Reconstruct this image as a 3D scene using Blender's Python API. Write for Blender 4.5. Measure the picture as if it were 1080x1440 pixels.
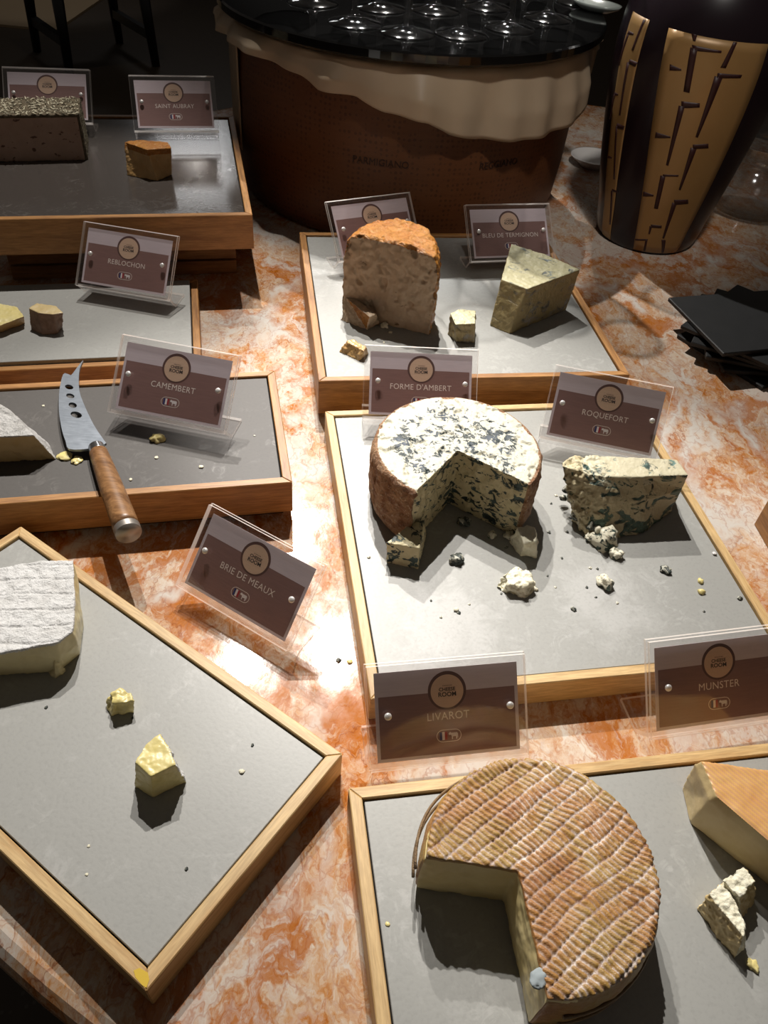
import bpy, bmesh, math, random
import numpy as np
from mathutils import Matrix, Vector
random.seed(7); RNG = np.random.default_rng(7)
for o in list(bpy.data.objects): bpy.data.objects.remove(o)
S = bpy.context.scene
COL = S.collection

# ------------------------------------------------------------------ camera
F_PX = 1089.2; PIT = math.radians(44.5156); ROL = math.radians(5.652); H = 0.477
cp, sp = math.cos(PIT), math.sin(PIT); cr, sr = math.cos(ROL), math.sin(ROL)
FWD = np.array([0, cp, -sp]); _u = np.array([0, sp, cp]); _r = np.array([1., 0, 0])
RT = cr*_r + sr*_u; UP = -sr*_r + cr*_u; CAM = np.array([0, 0, H])
cam_d = bpy.data.cameras.new('camera'); cam = bpy.data.objects.new('camera', cam_d); COL.objects.link(cam)
cam_d.sensor_fit = 'VERTICAL'; cam_d.sensor_height = 36.0; cam_d.lens = F_PX/1440*36.0
cam_d.clip_start = 0.01; cam_d.clip_end = 60
cam.matrix_world = Matrix(((RT[0], UP[0], -FWD[0], 0), (RT[1], UP[1], -FWD[1], 0), (RT[2], UP[2], -FWD[2], H), (0, 0, 0, 1)))
S.camera = cam

# ------------------------------------------------------------------ light
W = bpy.data.worlds.new('world'); S.world = W; W.use_nodes = True
W.node_tree.nodes['Background'].inputs[0].default_value = (0.95, 0.82, 0.70, 1)
W.node_tree.nodes['Background'].inputs[1].default_value = 0.05
def spot(name, loc, tgt, power, deg, radius, blend=.35, col=(1, .945, .88)):
    l = bpy.data.lights.new(name, 'SPOT'); l.energy = power; l.spot_size = math.radians(deg)
    l.spot_blend = blend; l.shadow_soft_size = radius; l.color = col
    o = bpy.data.objects.new(name, l); COL.objects.link(o); o.location = loc
    o.rotation_euler = (Vector(tgt)-Vector(loc)).to_track_quat('-Z', 'Y').to_euler(); return o
spot('hanging_spot', (-.33, 1.20, 1.30), (-.38, .46, 0), 58, 48, .009, .4)
spot('hanging_spot', (-.10, 1.24, 1.30), (.02, .16, 0), 80, 43, .009, .4)
spot('hanging_spot', (-.30, 1.80, 1.45), (.21, .60, 0), 125, 26, .011, .4)
spot('front_spot', (.15, -.25, 2.4), (.20, 1.20, .14), 88, 16, .08, .6)
spot('glass_spot', (.10, 2.5, 2.3), (-.02, 1.24, .24), 480, 13, .02, .5)
def ceiling_panel(loc, tgt, power, sx, sy):
    l = bpy.data.lights.new('far_ceiling_panel', 'AREA'); l.shape = 'RECTANGLE'; l.energy = power; l.size = sx; l.size_y = sy
    o = bpy.data.objects.new('far_ceiling_panel', l); COL.objects.link(o); o.location = loc
    o.rotation_euler = (Vector(tgt)-Vector(loc)).to_track_quat('-Z', 'Y').to_euler(); return o
ceiling_panel((-1.87, 6.60, 2.31), (-.26, .93, .1), 4.0, .60, .30)
spot('far_room_spot', (-2.5, 5.9, 1.6), (-2.45, 5.6, -.75), 16, 42, .05)
spot('floor_fill_spot', (-1.2, 3.6, 2.0), (-1.3, 4.2, -.75), 9, 50, .05, .8)  # added fill so the dark floor behind shows dim brown
S.view_settings.view_transform = 'Standard'; S.view_settings.look = 'None'
S.view_settings.gamma = 1; S.view_settings.use_curve_mapping = False
S.view_settings.exposure = 0.10
S.cycles.transparent_max_bounces = 24

# ------------------------------------------------------------------ helpers
def at(px, py, z):
    r = FWD + (px-540)/F_PX*RT - (py-720)/F_PX*UP
    return CAM + (z-H)/r[2]*r
def proj(p):
    v = np.array(p, float)-CAM; d = v@FWD
    return 540+F_PX*(v@RT)/d, 720-F_PX*(v@UP)/d
def tag(o, label=None, cat=None, group=None, kind=None):
    for k, v in (('label', label), ('category', cat), ('group', group), ('kind', kind)):
        if v: o[k] = v
    return o
def empty(name, loc=(0, 0, 0), rz=0, **kw):
    o = bpy.data.objects.new(name, None); COL.objects.link(o); o.empty_display_size = .02
    o.location = loc; o.rotation_euler = (0, 0, rz); return tag(o, **kw)
def obj(name, me, mat=None, parent=None, smooth=False, **kw):
    o = bpy.data.objects.new(name, me); COL.objects.link(o)
    if mat is not None and not me.materials: me.materials.append(mat)
    if parent is not None: o.parent = parent
    if smooth: me.shade_smooth()
    return tag(o, **kw)
def mesh(name, v, f):
    me = bpy.data.meshes.new(name); me.from_pydata([tuple(map(float, p)) for p in v], [], [tuple(map(int, q)) for q in f]); me.update(); return me
def box_vf(x0, x1, y0, y1, z0, z1):
    v = [(x0, y0, z0), (x1, y0, z0), (x1, y1, z0), (x0, y1, z0), (x0, y0, z1), (x1, y0, z1), (x1, y1, z1), (x0, y1, z1)]
    return v, [(3, 2, 1, 0), (4, 5, 6, 7), (0, 1, 5, 4), (1, 2, 6, 5), (2, 3, 7, 6), (3, 0, 4, 7)]
def bevel(me, w, seg=2):
    bm = bmesh.new(); bm.from_mesh(me)
    bmesh.ops.recalc_face_normals(bm, faces=bm.faces)
    bmesh.ops.bevel(bm, geom=list(bm.edges), offset=w, segments=seg, affect='EDGES', profile=.5, clamp_overlap=True)
    bm.to_mesh(me); bm.free(); me.update(); return me
def box(name, x0, x1, y0, y1, z0, z1, bev=0, seg=2):
    me = mesh(name, *box_vf(x0, x1, y0, y1, z0, z1))
    return bevel(me, bev, seg) if bev else me
def fixn(me):
    bm = bmesh.new(); bm.from_mesh(me); bmesh.ops.recalc_face_normals(bm, faces=bm.faces); bm.to_mesh(me); bm.free(); me.update(); return me
def join(parts):
    V, Fc = [], []
    for v, f in parts:
        n = len(V); V += list(v); Fc += [tuple(i+n for i in q) for q in f]
    return V, Fc
def lathe(name, prof, n=48, cap0=True, cap1=True, center=(0, 0)):
    V, Fc = [], []
    for r, z in prof:
        for k in range(n):
            a = 2*math.pi*k/n; V.append((center[0]+r*math.cos(a), center[1]+r*math.sin(a), z))
    for i in range(len(prof)-1):
        for k in range(n):
            k2 = (k+1) % n; Fc.append((i*n+k, i*n+k2, (i+1)*n+k2, (i+1)*n+k))
    if cap0: Fc.append(tuple(range(n-1, -1, -1)))
    if cap1: Fc.append(tuple((len(prof)-1)*n+k for k in range(n)))
    return fixn(mesh(name, V, Fc))
def smooth_curve(pts, n=8, closed=False):
    P = [np.array(p, float) for p in pts]; out = []
    m = len(P); rng = range(m) if closed else range(m-1)
    for i in rng:
        g = (lambda j: P[j % m]) if closed else (lambda j: P[min(max(j, 0), m-1)])
        p0, p1, p2, p3 = g(i-1), g(i), g(i+1), g(i+2)
        for k in range(n):
            t = k/n
            out.append(.5*((2*p1)+(-p0+p2)*t+(2*p0-5*p1+4*p2-p3)*t*t+(-p0+3*p1-3*p2+p3)*t**3))
    if not closed: out.append(P[-1])
    return out
# numpy gradient noise
_perm = RNG.permutation(256).astype(np.int64); _perm = np.concatenate([_perm, _perm, _perm])
_g = RNG.normal(size=(256, 3)); _g /= np.linalg.norm(_g, axis=1)[:, None]
def pn(P, freq, seed=0):
    P = np.asarray(P, float)*freq+seed*17.31; I = np.floor(P).astype(np.int64); f = P-I; I &= 255
    w = f*f*f*(f*(f*6-15)+10); r = 0
    for dx in (0, 1):
        for dy in (0, 1):
            for dz in (0, 1):
                h = _perm[_perm[_perm[(I[:, 0]+dx) & 255]+((I[:, 1]+dy) & 255)]+((I[:, 2]+dz) & 255)]
                d = f-np.array([dx, dy, dz]); gr = (_g[h]*d).sum(1)
                wx = w[:, 0] if dx else 1-w[:, 0]; wy = w[:, 1] if dy else 1-w[:, 1]; wz = w[:, 2] if dz else 1-w[:, 2]
                r = r+gr*wx*wy*wz
    return r*1.6
def fbm(P, freq, oct=3, seed=0):
    return sum(pn(P, freq*2**k, seed+k)/2**k for k in range(oct))
def loft_vf(secs):
    n = len(secs[0]); V = [tuple(p) for s in secs for p in s]; Fc = []
    for i in range(len(secs)-1):
        for k in range(n):
            k2 = (k+1) % n; Fc.append((i*n+k, i*n+k2, (i+1)*n+k2, (i+1)*n+k))
    Fc.append(tuple(range(n-1, -1, -1))); Fc.append(tuple((len(secs)-1)*n+k for k in range(n)))
    return V, Fc
def remesh(v, f, voxel, smooth=2):
    me = fixn(mesh('tmp', v, f)); o = bpy.data.objects.new('tmp', me); COL.objects.link(o)
    m = o.modifiers.new('r', 'REMESH'); m.mode = 'VOXEL'; m.voxel_size = voxel
    if smooth:
        s = o.modifiers.new('s', 'SMOOTH'); s.iterations = smooth; s.factor = .5
    dg = bpy.context.evaluated_depsgraph_get(); ev = o.evaluated_get(dg); m2 = ev.to_mesh()
    nv = len(m2.vertices); V = np.empty(nv*3); m2.vertices.foreach_get('co', V); V = V.reshape(-1, 3)
    N = np.empty(nv*3); m2.vertices.foreach_get('normal', N); N = N.reshape(-1, 3)
    Q = [tuple(p.vertices) for p in m2.polygons]
    ev.to_mesh_clear(); bpy.data.objects.remove(o); bpy.data.meshes.remove(me)
    return V, N, Q
def split_parts(V, Q, cls, specs, parent, attr=None):
    """cls: per-face part index; specs: [(name, material, label)]; stray islands join their neighbour"""
    cls = cls.copy()
    if len(specs) > 1:
        ed = {}; nb = [[] for _ in Q]
        for i, q in enumerate(Q):
            for a, b in zip(q, q[1:]+q[:1]):
                k = (a, b) if a < b else (b, a); j = ed.pop(k, None)
                if j is None: ed[k] = i
                else: nb[i].append(j); nb[j].append(i)
        for _ in range(2):
            seen = np.zeros(len(Q), bool); comps = []
            for s in range(len(Q)):
                if seen[s]: continue
                st = [s]; seen[s] = True; c = []; other = None
                while st:
                    i = st.pop(); c.append(i)
                    for j in nb[i]:
                        if cls[j] == cls[s]:
                            if not seen[j]: seen[j] = True; st.append(j)
                        else: other = cls[j]
                comps.append((cls[s], c, other))
            big = {}
            for k, c, o in comps: big[k] = max(big.get(k, 0), len(c))
            for k, c, o in comps:
                if len(c) < .06*big[k] and o is not None: cls[c] = o
    Qa = np.array([q if len(q) == 4 else q+(q[-1],) for q in Q]); out = []
    for k, (nm, mat, lab) in enumerate(specs):
        sel = np.where(cls == k)[0]
        if not len(sel): continue
        qs = [Q[i] for i in sel]; used = np.unique(Qa[sel]); mp = -np.ones(len(V), int); mp[used] = np.arange(len(used))
        me = bpy.data.meshes.new(nm)
        me.from_pydata(V[used].tolist(), [], [tuple(int(mp[j]) for j in q) for q in qs]); me.update()
        if attr is not None:
            a = me.attributes.new('relief', 'FLOAT', 'POINT'); a.data.foreach_set('value', attr[used].astype(np.float32))
        out.append(obj(nm, me, mat, parent, smooth=True, label=lab))
    return out
def fcn(V, Q):
    Qa = np.array([q[:3] for q in Q]); Qc = np.array([q if len(q) == 4 else q+(q[-1],) for q in Q])
    c = V[Qc].mean(1); a, b, d = V[Qa[:, 0]], V[Qa[:, 1]], V[Qc[:, 3]]
    n = np.cross(b-a, d-a); n /= np.linalg.norm(n, axis=1)[:, None]+1e-12
    return c, n

# ------------------------------------------------------------------ materials
MATS = {}
class NT:
    def __init__(s, name):
        s.m = bpy.data.materials.new(name); s.m.use_nodes = True; s.t = s.m.node_tree; s.t.nodes.clear()
        s.out = s.t.nodes.new('ShaderNodeOutputMaterial'); MATS[name] = s.m
    def n(s, typ, **kw):
        d = s.t.nodes.new(typ)
        for k, v in kw.items():
            if k.startswith('_'): setattr(d, k[1:], v)
            else:
                key = int(k[1:]) if k[0] == 'i' and k[1:].isdigit() else k.replace('__', ' ')
                s.set(d.inputs[key], v)
        return d
    def set(s, sock, v):
        if isinstance(v, bpy.types.NodeSocket): s.t.links.new(v, sock)
        elif isinstance(v, bpy.types.Node): s.t.links.new(v.outputs[0], sock)
        else:
            if sock.type == 'RGBA' and len(v) == 3: v = (*v, 1)
            sock.default_value = v
    def coord(s, scale=(1, 1, 1), kind='Object', rot=(0, 0, 0)):
        tc = s.n('ShaderNodeTexCoord'); return s.n('ShaderNodeMapping', Vector=tc.outputs[kind], Scale=scale, Rotation=rot)
    def noise(s, vec, scale, detail=4, rough=.55, dist=0):
        return s.n('ShaderNodeTexNoise', Vector=vec, Scale=scale, Detail=detail, Roughness=rough, Distortion=dist)
    def voro(s, vec, scale, feat='F1', rnd=1):
        return s.n('ShaderNodeTexVoronoi', _feature=feat, Vector=vec, Scale=scale, Randomness=rnd)
    def ramp(s, fac, stops, interp='LINEAR'):
        d = s.n('ShaderNodeValToRGB', Fac=fac); d.color_ramp.interpolation = interp
        e = d.color_ramp.elements
        while len(e) < len(stops): e.new(.5)
        for x, (p, c) in zip(e, stops):
            x.position = p; x.color = (*c, 1) if len(c) == 3 else c
        return d
    def mix(s, fac, a, b, mode='MIX'):
        d = s.n('ShaderNodeMix', _data_type='RGBA', _blend_type=mode); s.set(d.inputs[0], fac); s.set(d.inputs[6], a); s.set(d.inputs[7], b)
        return d.outputs[2]
    def math(s, op, a, b=0, c=0, clamp=False):
        d = s.n('ShaderNodeMath', _operation=op, _use_clamp=clamp); s.set(d.inputs[0], a); s.set(d.inputs[1], b); s.set(d.inputs[2], c); return d.outputs[0]
    def bump(s, h, strength, dist=.001):
        return s.n('ShaderNodeBump', Strength=strength, Distance=dist, Height=h).outputs[0]
    def bsdf(s, color, rough=.5, bump=None, **kw):
        b = s.n('ShaderNodeBsdfPrincipled'); s.set(b.inputs['Base Color'], color); s.set(b.inputs['Roughness'], rough)
        if bump is not None: s.set(b.inputs['Normal'], bump)
        for k, v in kw.items(): s.set(b.inputs[k.replace('__', ' ')], v)
        s.t.links.new(b.outputs[0], s.out.inputs[0]); return s.m
def plain(name, col, rough=.5, **kw): return NT(name).bsdf(col, rough, **kw)
g3 = lambda v: (v, v, v)

def m_marble():
    t = NT('marble'); c = t.coord((1.2, .82, 1), rot=(0, 0, math.radians(38)))
    w = t.noise(c, 9, 5, .62); wv = t.n('ShaderNodeVectorMath', _operation='SCALE', i0=w.outputs['Color']); wv.inputs['Scale'].default_value = .13
    p = t.n('ShaderNodeVectorMath', _operation='ADD', i0=c, i1=wv)
    w2 = t.noise(c, 60, 4, .6); wv2 = t.n('ShaderNodeVectorMath', _operation='SCALE', i0=w2.outputs['Color']); wv2.inputs['Scale'].default_value = .02
    q = t.n('ShaderNodeVectorMath', _operation='ADD', i0=p, i1=wv2)
    base = t.ramp(t.noise(p, 8.5, 8, .70), [(.30, (.34, .085, .02)), (.40, (.60, .21, .06)), (.46, (.66, .35, .155)), (.51, (.74, .54, .38)), (.57, (.84, .78, .70)), (.70, (.88, .86, .82))])
    fine = t.ramp(t.noise(q, 75, 6, .75, .5), [(.34, (.40, .10, .025)), (.44, (.70, .35, .15)), (.51, (.82, .66, .50)), (.60, (.92, .88, .82))])
    col = t.mix(.45, base, fine)
    gr = t.voro(q, 150); grain = t.ramp(gr.outputs['Color'], [(.15, (.42, .13, .05)), (.5, (.78, .52, .34)), (.85, (.92, .88, .80))])
    col = t.mix(.20, col, grain)
    orange = t.ramp(t.noise(q, 12, 6, .74, .6), [(.495, g3(0)), (.575, g3(1))])
    col = t.mix(t.math('MULTIPLY', orange.outputs[0], .74), col, (.54, .185, .05))
    white = t.ramp(t.noise(t.n('ShaderNodeVectorMath', _operation='ADD', i0=q, i1=(.9, .2, .4)), 9, 6, .72, .8), [(.53, g3(0)), (.60, g3(1))])
    col = t.mix(t.math('MULTIPLY', white.outputs[0], .68), col, (.84, .83, .79))
    msk = t.ramp(t.noise(c, 8, 3), [(.46, g3(0)), (.58, g3(1))])
    v1 = t.voro(q, 17, 'DISTANCE_TO_EDGE'); vein = t.ramp(v1, [(0, g3(1)), (.016, g3(0))])
    col = t.mix(t.math('MULTIPLY', t.math('MULTIPLY', vein.outputs[0], msk.outputs[0]), .6), col, (.26, .06, .02))
    p2 = t.n('ShaderNodeVectorMath', _operation='ADD', i0=q, i1=(.31, .7, .2))
    v2 = t.voro(p2, 7, 'DISTANCE_TO_EDGE'); vein2 = t.ramp(v2, [(0, g3(1)), (.09, g3(0))])
    col = t.mix(t.math('MULTIPLY', vein2.outputs[0], msk.outputs[0]), col, (.82, .80, .76))
    v3 = t.voro(p2, 38, 'DISTANCE_TO_EDGE'); vein3 = t.ramp(v3, [(0, g3(1)), (.04, g3(0))])
    col = t.mix(t.math('MULTIPLY', vein3.outputs[0], .35), col, (.40, .11, .035))
    col = t.mix(1.0, col, (.66, .64, .62), 'MULTIPLY')
    col = t.n('ShaderNodeHueSaturation', Saturation=1.1, Color=col).outputs[0]
    r = t.ramp(t.noise(c, 60, 3), [(.3, g3(.08)), (.7, g3(.15))])
    return t.bsdf(col, r.outputs[0], t.bump(t.noise(c, 160, 3), .06, .0006), Specular__IOR__Level=.24)
m_marble()
def m_wood(name, light, dark, sc=1.0, rough=.5, end=None):
    t = NT(name); c = t.coord((14*sc, 160*sc, 160*sc))
    oi = t.n('ShaderNodeObjectInfo'); off = t.n('ShaderNodeVectorMath', _operation='SCALE', i0=(37, 21, 53)); t.set(off.inputs['Scale'], oi.outputs['Random'])
    p = t.n('ShaderNodeVectorMath', _operation='ADD', i0=c, i1=off)
    a = t.noise(p, 1.0, 6, .62, .5); f = t.ramp(a, [(.32, dark), (.55, light), (.75, tuple(min(1, x*1.18) for x in light))])
    g = t.noise(p, 5, 4, .6); col = t.mix(t.ramp(g, [(.4, g3(.35)), (.6, g3(0))]).outputs[0], f, tuple(x*.55 for x in dark))
    return t.bsdf(col, rough, t.bump(a, .25, .0006))
m_wood('pine_light', (.62, .43, .20), (.46, .27, .10))
m_wood('pine_warm', (.42, .205, .06), (.24, .10, .025))
m_wood('wood_handle', (.33, .17, .07), (.13, .055, .02), .8, .38)
m_wood('crate_wood', (.34, .17, .06), (.17, .075, .025), .8)
def m_insert(name, col, smear, rough, sc=.35, blobs=()):
    t = NT(name); c = t.coord()
    n1 = t.noise(c, 9, 5, .65, 1.2); n2 = t.noise(c, 380, 2, .5); n3 = t.noise(c, 60, 4, .7, 2.0)
    k = t.ramp(n1, [(.48, g3(0)), (.66, g3(1))]); k2 = t.ramp(n3, [(.5, g3(0)), (.62, g3(1))])
    kk = t.math('MULTIPLY', k.outputs[0], k2.outputs[0])
    cc = t.mix(t.math('MULTIPLY', kk, sc), col, smear)
    for bx_, by_, br_, bs_ in blobs:
        mp = t.n('ShaderNodeMapping', Vector=t.n('ShaderNodeTexCoord').outputs['Object'], Location=(-bx_/br_, -by_/br_, 0), Scale=(1/br_, 1/br_, 0))
        d = t.n('ShaderNodeVectorMath', _operation='LENGTH', i0=t.n('ShaderNodeVectorMath', _operation='ADD', i0=mp, i1=t.n('ShaderNodeVectorMath', _operation='SCALE', i0=t.noise(c, 40, 4, .6).outputs['Color'])))
        mk = t.ramp(t.math('ADD', d.outputs['Value'], t.math('MULTIPLY', t.math('SUBTRACT', n3, .5), 1.2)), [(.55, g3(1)), (.95, g3(0))])
        cc = t.mix(t.math('MULTIPLY', mk.outputs[0], bs_), cc, smear)
    cc = t.mix(t.ramp(n2, [(.3, g3(.18)), (.5, g3(0))]).outputs[0], cc, tuple(x*.6 for x in col))
    r = t.math('ADD', t.math('MULTIPLY', kk, -.12), rough)
    return t.bsdf(cc, r, t.bump(n2, .12, .0004))
m_insert('grey_laminate', (.31, .312, .295), (.47, .47, .455), .46, .6)
m_insert('grey_laminate_smeared', (.31, .312, .295), (.47, .47, .46), .44, .6, ((-.065, -.068, .060, .55), (.062, -.062, .055, .55), (.0, .02, .04, .3)))
m_insert('dark_slate', (.066, .060, .055), (.15, .14, .13), .58, .55)
m_insert('gloss_slate', (.055, .047, .042), (.14, .13, .12), .17, .55)
plain('gap_black', (.012, .01, .008), .8)
def m_acrylic(name, tint, edge=0.0, ecol=(.9, .9, .9), rough=.04, f0=.04):
    t = NT(name); tr = t.n('ShaderNodeBsdfTransparent', Color=tint); gl = t.n('ShaderNodeBsdfGlossy', Color=(1, 1, 1), Roughness=rough)
    fc = t.n('ShaderNodeLayerWeight', Blend=.5); fr = t.math('MULTIPLY_ADD', t.math('POWER', fc.outputs['Facing'], 5.0), .85, f0); mx = t.n('ShaderNodeMixShader'); t.set(mx.inputs[0], fr); t.set(mx.inputs[1], tr); t.set(mx.inputs[2], gl)
    res = mx
    if edge:
        df = t.n('ShaderNodeBsdfTranslucent', Color=ecol); d2 = t.n('ShaderNodeBsdfDiffuse', Color=ecol)
        a = t.n('ShaderNodeAddShader'); t.set(a.inputs[0], df); t.set(a.inputs[1], d2)
        res = t.n('ShaderNodeMixShader'); res.inputs[0].default_value = edge; t.set(res.inputs[1], mx); t.set(res.inputs[2], a)
    t.t.links.new(res.outputs[0], t.out.inputs[0]); return t.m
m_acrylic('acrylic', (.985, .98, .98)); m_acrylic('acrylic_edge', (.85, .83, .82), .34, (.85, .82, .79))
m_acrylic('clear_glass', (.92, .93, .94), rough=.09, f0=.07)
def m_card(name, col, dark, sc=900):
    t = NT(name); c = t.coord(); n = t.noise(c, sc, 3); n2 = t.noise(t.coord((1, 14, 1)), 60, 4)
    cc = t.mix(t.ramp(n2, [(.35, g3(.5)), (.6, g3(0))]).outputs[0], col, dark)
    return t.bsdf(cc, .55, Specular__IOR__Level=.3)
m_card('card_brown', (.27, .155, .14), (.22, .125, .115)); m_card('card_pale', (.66, .58, .62), (.58, .51, .55))
m_card('card_logo', (.66, .47, .34), (.60, .42, .30)); plain('card_ring', (.11, .05, .043), .6)
plain('print_dark', (.03, .02, .02), .6); plain('print_pale', (.85, .76, .70), .6); plain('print_blue', (.02, .03, .14), .6)
plain('print_white', (.8, .75, .75), .6); plain('print_red', (.35, .02, .03), .6)
plain('cap_steel', (.34, .31, .28), .42, Metallic=.7); plain('yellow_stain', (.60, .40, .02), .6); plain('mould', (.33, .38, .40), .9); plain('steel', (.75, .75, .76), .22, Metallic=1.0); plain('pin_metal', (.72, .70, .68), .3, Metallic=.35)
def m_blade():
    t = NT('blade_steel'); n = t.noise(t.coord((40, 400, 400)), 3, 4); n2 = t.noise(t.coord(), 120, 4)
    return t.bsdf(t.mix(n2, (.20, .225, .26), (.30, .33, .37)), t.math('ADD', t.math('MULTIPLY', n, .2), .28), t.bump(n, .1, .0003), Metallic=.75)
m_blade()

# cheese materials
def m_paste(name, a, b, sc=60, rough=.5, bump=.25, sss=.0, holes=None):
    t = NT(name); c = t.coord(); n = t.noise(c, sc, 5, .6); n2 = t.noise(c, sc*7, 3)
    cc = t.mix(t.ramp(n, [(.35, g3(0)), (.65, g3(1))]).outputs[0], a, b)
    if holes:
        v = t.noise(t.coord((1, 1, 1.6)), holes[0], 3, .5); cc = t.mix(t.ramp(v, [(holes[1], g3(0)), (holes[1]+.05, g3(1))]).outputs[0], cc, holes[2])
    h = t.math('ADD', n, t.math('MULTIPLY', n2, .4))
    return t.bsdf(cc, rough, t.bump(h, bump, .0012), Subsurface__Weight=sss, Subsurface__Radius=(.004, .0025, .001))
m_paste('paste_yellow', (.70, .59, .22), (.76, .66, .32), 50, .36)
m_paste('paste_livarot', (.66, .53, .24), (.74, .63, .34), 40, .42)
m_paste('paste_camembert', (.50, .36, .15), (.58, .44, .22), 40, .4)
m_paste('paste_brie', (.66, .56, .28), (.72, .64, .38), 40, .4)
m_paste('paste_tan', (.44, .32, .21), (.50, .38, .26), 45, .55, .35, holes=(75, .66, (.16, .09, .045)))
m_paste('paste_truffle', (.36, .24, .18), (.42, .29, .22), 35, .6, .35, holes=(130, .64, (.10, .045, .025)))
m_paste('paste_white', (.74, .70, .52), (.82, .79, .64), 150, .6, .8)
m_paste('paste_cream', (.60, .46, .22), (.68, .55, .30), 60, .45)
m_paste('paste_amber', (.46, .27, .10), (.55, .35, .15), 60, .4)
def m_blue(name, base, base2, vein, sc, lo, hi, bump=.5, stretch=(1, 1, 1.5)):
    t = NT(name); c = t.coord(stretch); n = t.noise(c, sc, 4, .62, .9); big = t.noise(t.coord(), sc*.28, 2)
    s = t.math('ADD', n, t.math('MULTIPLY', t.math('SUBTRACT', big, .5), .32)); k = t.ramp(s, [(lo, g3(0)), (hi, g3(1))])
    f = t.noise(t.coord(), 220, 4, .7); b = t.mix(f, base, base2)
    vc = t.mix(t.ramp(t.noise(t.coord(), 90, 2), [(.42, g3(0)), (.6, g3(1))]).outputs[0], vein, tuple(x*3.2+.02 for x in vein))
    cc = t.mix(k.outputs[0], b, vc); h = t.math('SUBTRACT', f, t.math('MULTIPLY', k.outputs[0], .8))
    return t.bsdf(cc, .5, t.bump(h, bump, .0015))
def m_blue_top():
    t = NT('blue_top'); a = t.n('ShaderNodeAttribute', _attribute_name='relief'); c = t.coord((1, 1, 1.5))
    n = t.noise(c, 165, 4, .66, .8); big = t.noise(t.coord(), 42, 3)
    s = t.math('ADD', n, t.math('MULTIPLY', t.math('SUBTRACT', big, .5), .5)); s = t.math('SUBTRACT', s, t.ramp(a.outputs['Fac'], [(.70, g3(0)), (.97, g3(.25))]).outputs[0])
    k = t.ramp(s, [(.535, g3(0)), (.575, g3(1))]); k2 = t.ramp(s, [(.47, g3(0)), (.535, g3(1))])
    f = t.noise(t.coord(), 240, 4, .7); b = t.mix(f, (.50, .47, .34), (.66, .64, .54))
    b = t.mix(t.math('MULTIPLY', k2.outputs[0], .45), b, (.30, .34, .37))
    vc = t.mix(t.ramp(t.noise(t.coord(), 70, 2), [(.45, g3(0)), (.6, g3(1))]).outputs[0], (.010, .022, .022), (.05, .07, .10))
    h = t.math('SUBTRACT', f, t.math('MULTIPLY', k.outputs[0], .9))
    return t.bsdf(t.mix(k.outputs[0], b, vc), .5, t.bump(h, .6, .0018))
m_blue_top()
m_blue('blue_cut', (.58, .50, .28), (.68, .61, .39), (.012, .022, .020), 115, .535, .575)
m_blue('blue_roq', (.48, .40, .23), (.58, .51, .33), (.018, .036, .026), 75, .52, .58, .7)
m_blue('blue_roq_top', (.52, .47, .30), (.60, .56, .42), (.035, .065, .055), 100, .55, .62, .5)
m_blue('blue_bleu_top', (.47, .43, .23), (.56, .53, .35), (.07, .085, .085), 85, .575, .66, .5)
m_blue('blue_bleu_side', (.30, .225, .09), (.40, .33, .17), (.09, .085, .07), 70, .54, .66, .6)
m_blue('blue_crumb', (.66, .62, .46), (.78, .75, .62), (.02, .035, .028), 130, .5, .56, .8)
m_blue('blue_crumb_dark', (.40, .40, .33), (.52, .52, .44), (.012, .018, .016), 150, .42, .48, .8)
def m_rind(name, cols, sc, rough=.6, bump=.8, bdist=.002, spec=None):
    t = NT(name); c = t.coord(); n = t.noise(c, sc, 6, .66, .5); n2 = t.noise(c, sc*5, 4, .7)
    r = t.ramp(n, [(.25+.5*i/(len(cols)-1), q) for i, q in enumerate(cols)])
    cc = r.outputs[0]
    if spec: cc = t.mix(t.ramp(n2, [(spec[0], g3(0)), (spec[0]+.08, g3(1))]).outputs[0], cc, spec[1])
    return t.bsdf(cc, rough, t.bump(t.math('ADD', n, t.math('MULTIPLY', n2, .5)), bump, bdist))
m_rind('rind_fourme', [(.10, .042, .018), (.24, .105, .045), (.40, .235, .125), (.27, .115, .04)], 85, .7, 1.0, .004, (.56, (.50, .38, .27)))
m_rind('rind_white', [(.55, .54, .52), (.70, .70, .69), (.76, .76, .76)], 70, .6, 1.0, .003, (.63, (.32, .32, .315)))
m_rind('rind_camembert', [(.36, .35, .33), (.62, .61, .59), (.74, .73, .72)], 90, .38, 1.0, .005, (.64, (.26, .25, .24)))
m_rind('rind_orange', [(.16, .05, .008), (.36, .13, .018), (.44, .19, .035), (.28, .095, .012)], 60, .22, 1.0, .005, (.64, (.60, .50, .36)))
m_rind('rind_bleu', [(.20, .12, .05), (.38, .29, .13), (.30, .20, .10)], 60, .7, .7, .002)
m_rind('rind_brown', [(.13, .07, .045), (.24, .15, .10), (.30, .20, .15)], 90, .6, .5, .001)
m_rind('rind_ash', [(.05, .04, .025), (.12, .09, .05), (.20, .16, .10)], 160, .8, 1.0, .003)
plain('herb_flake', (.44, .40, .28), .6); plain('herb_flake_dark', (.09, .075, .04), .7)
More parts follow.
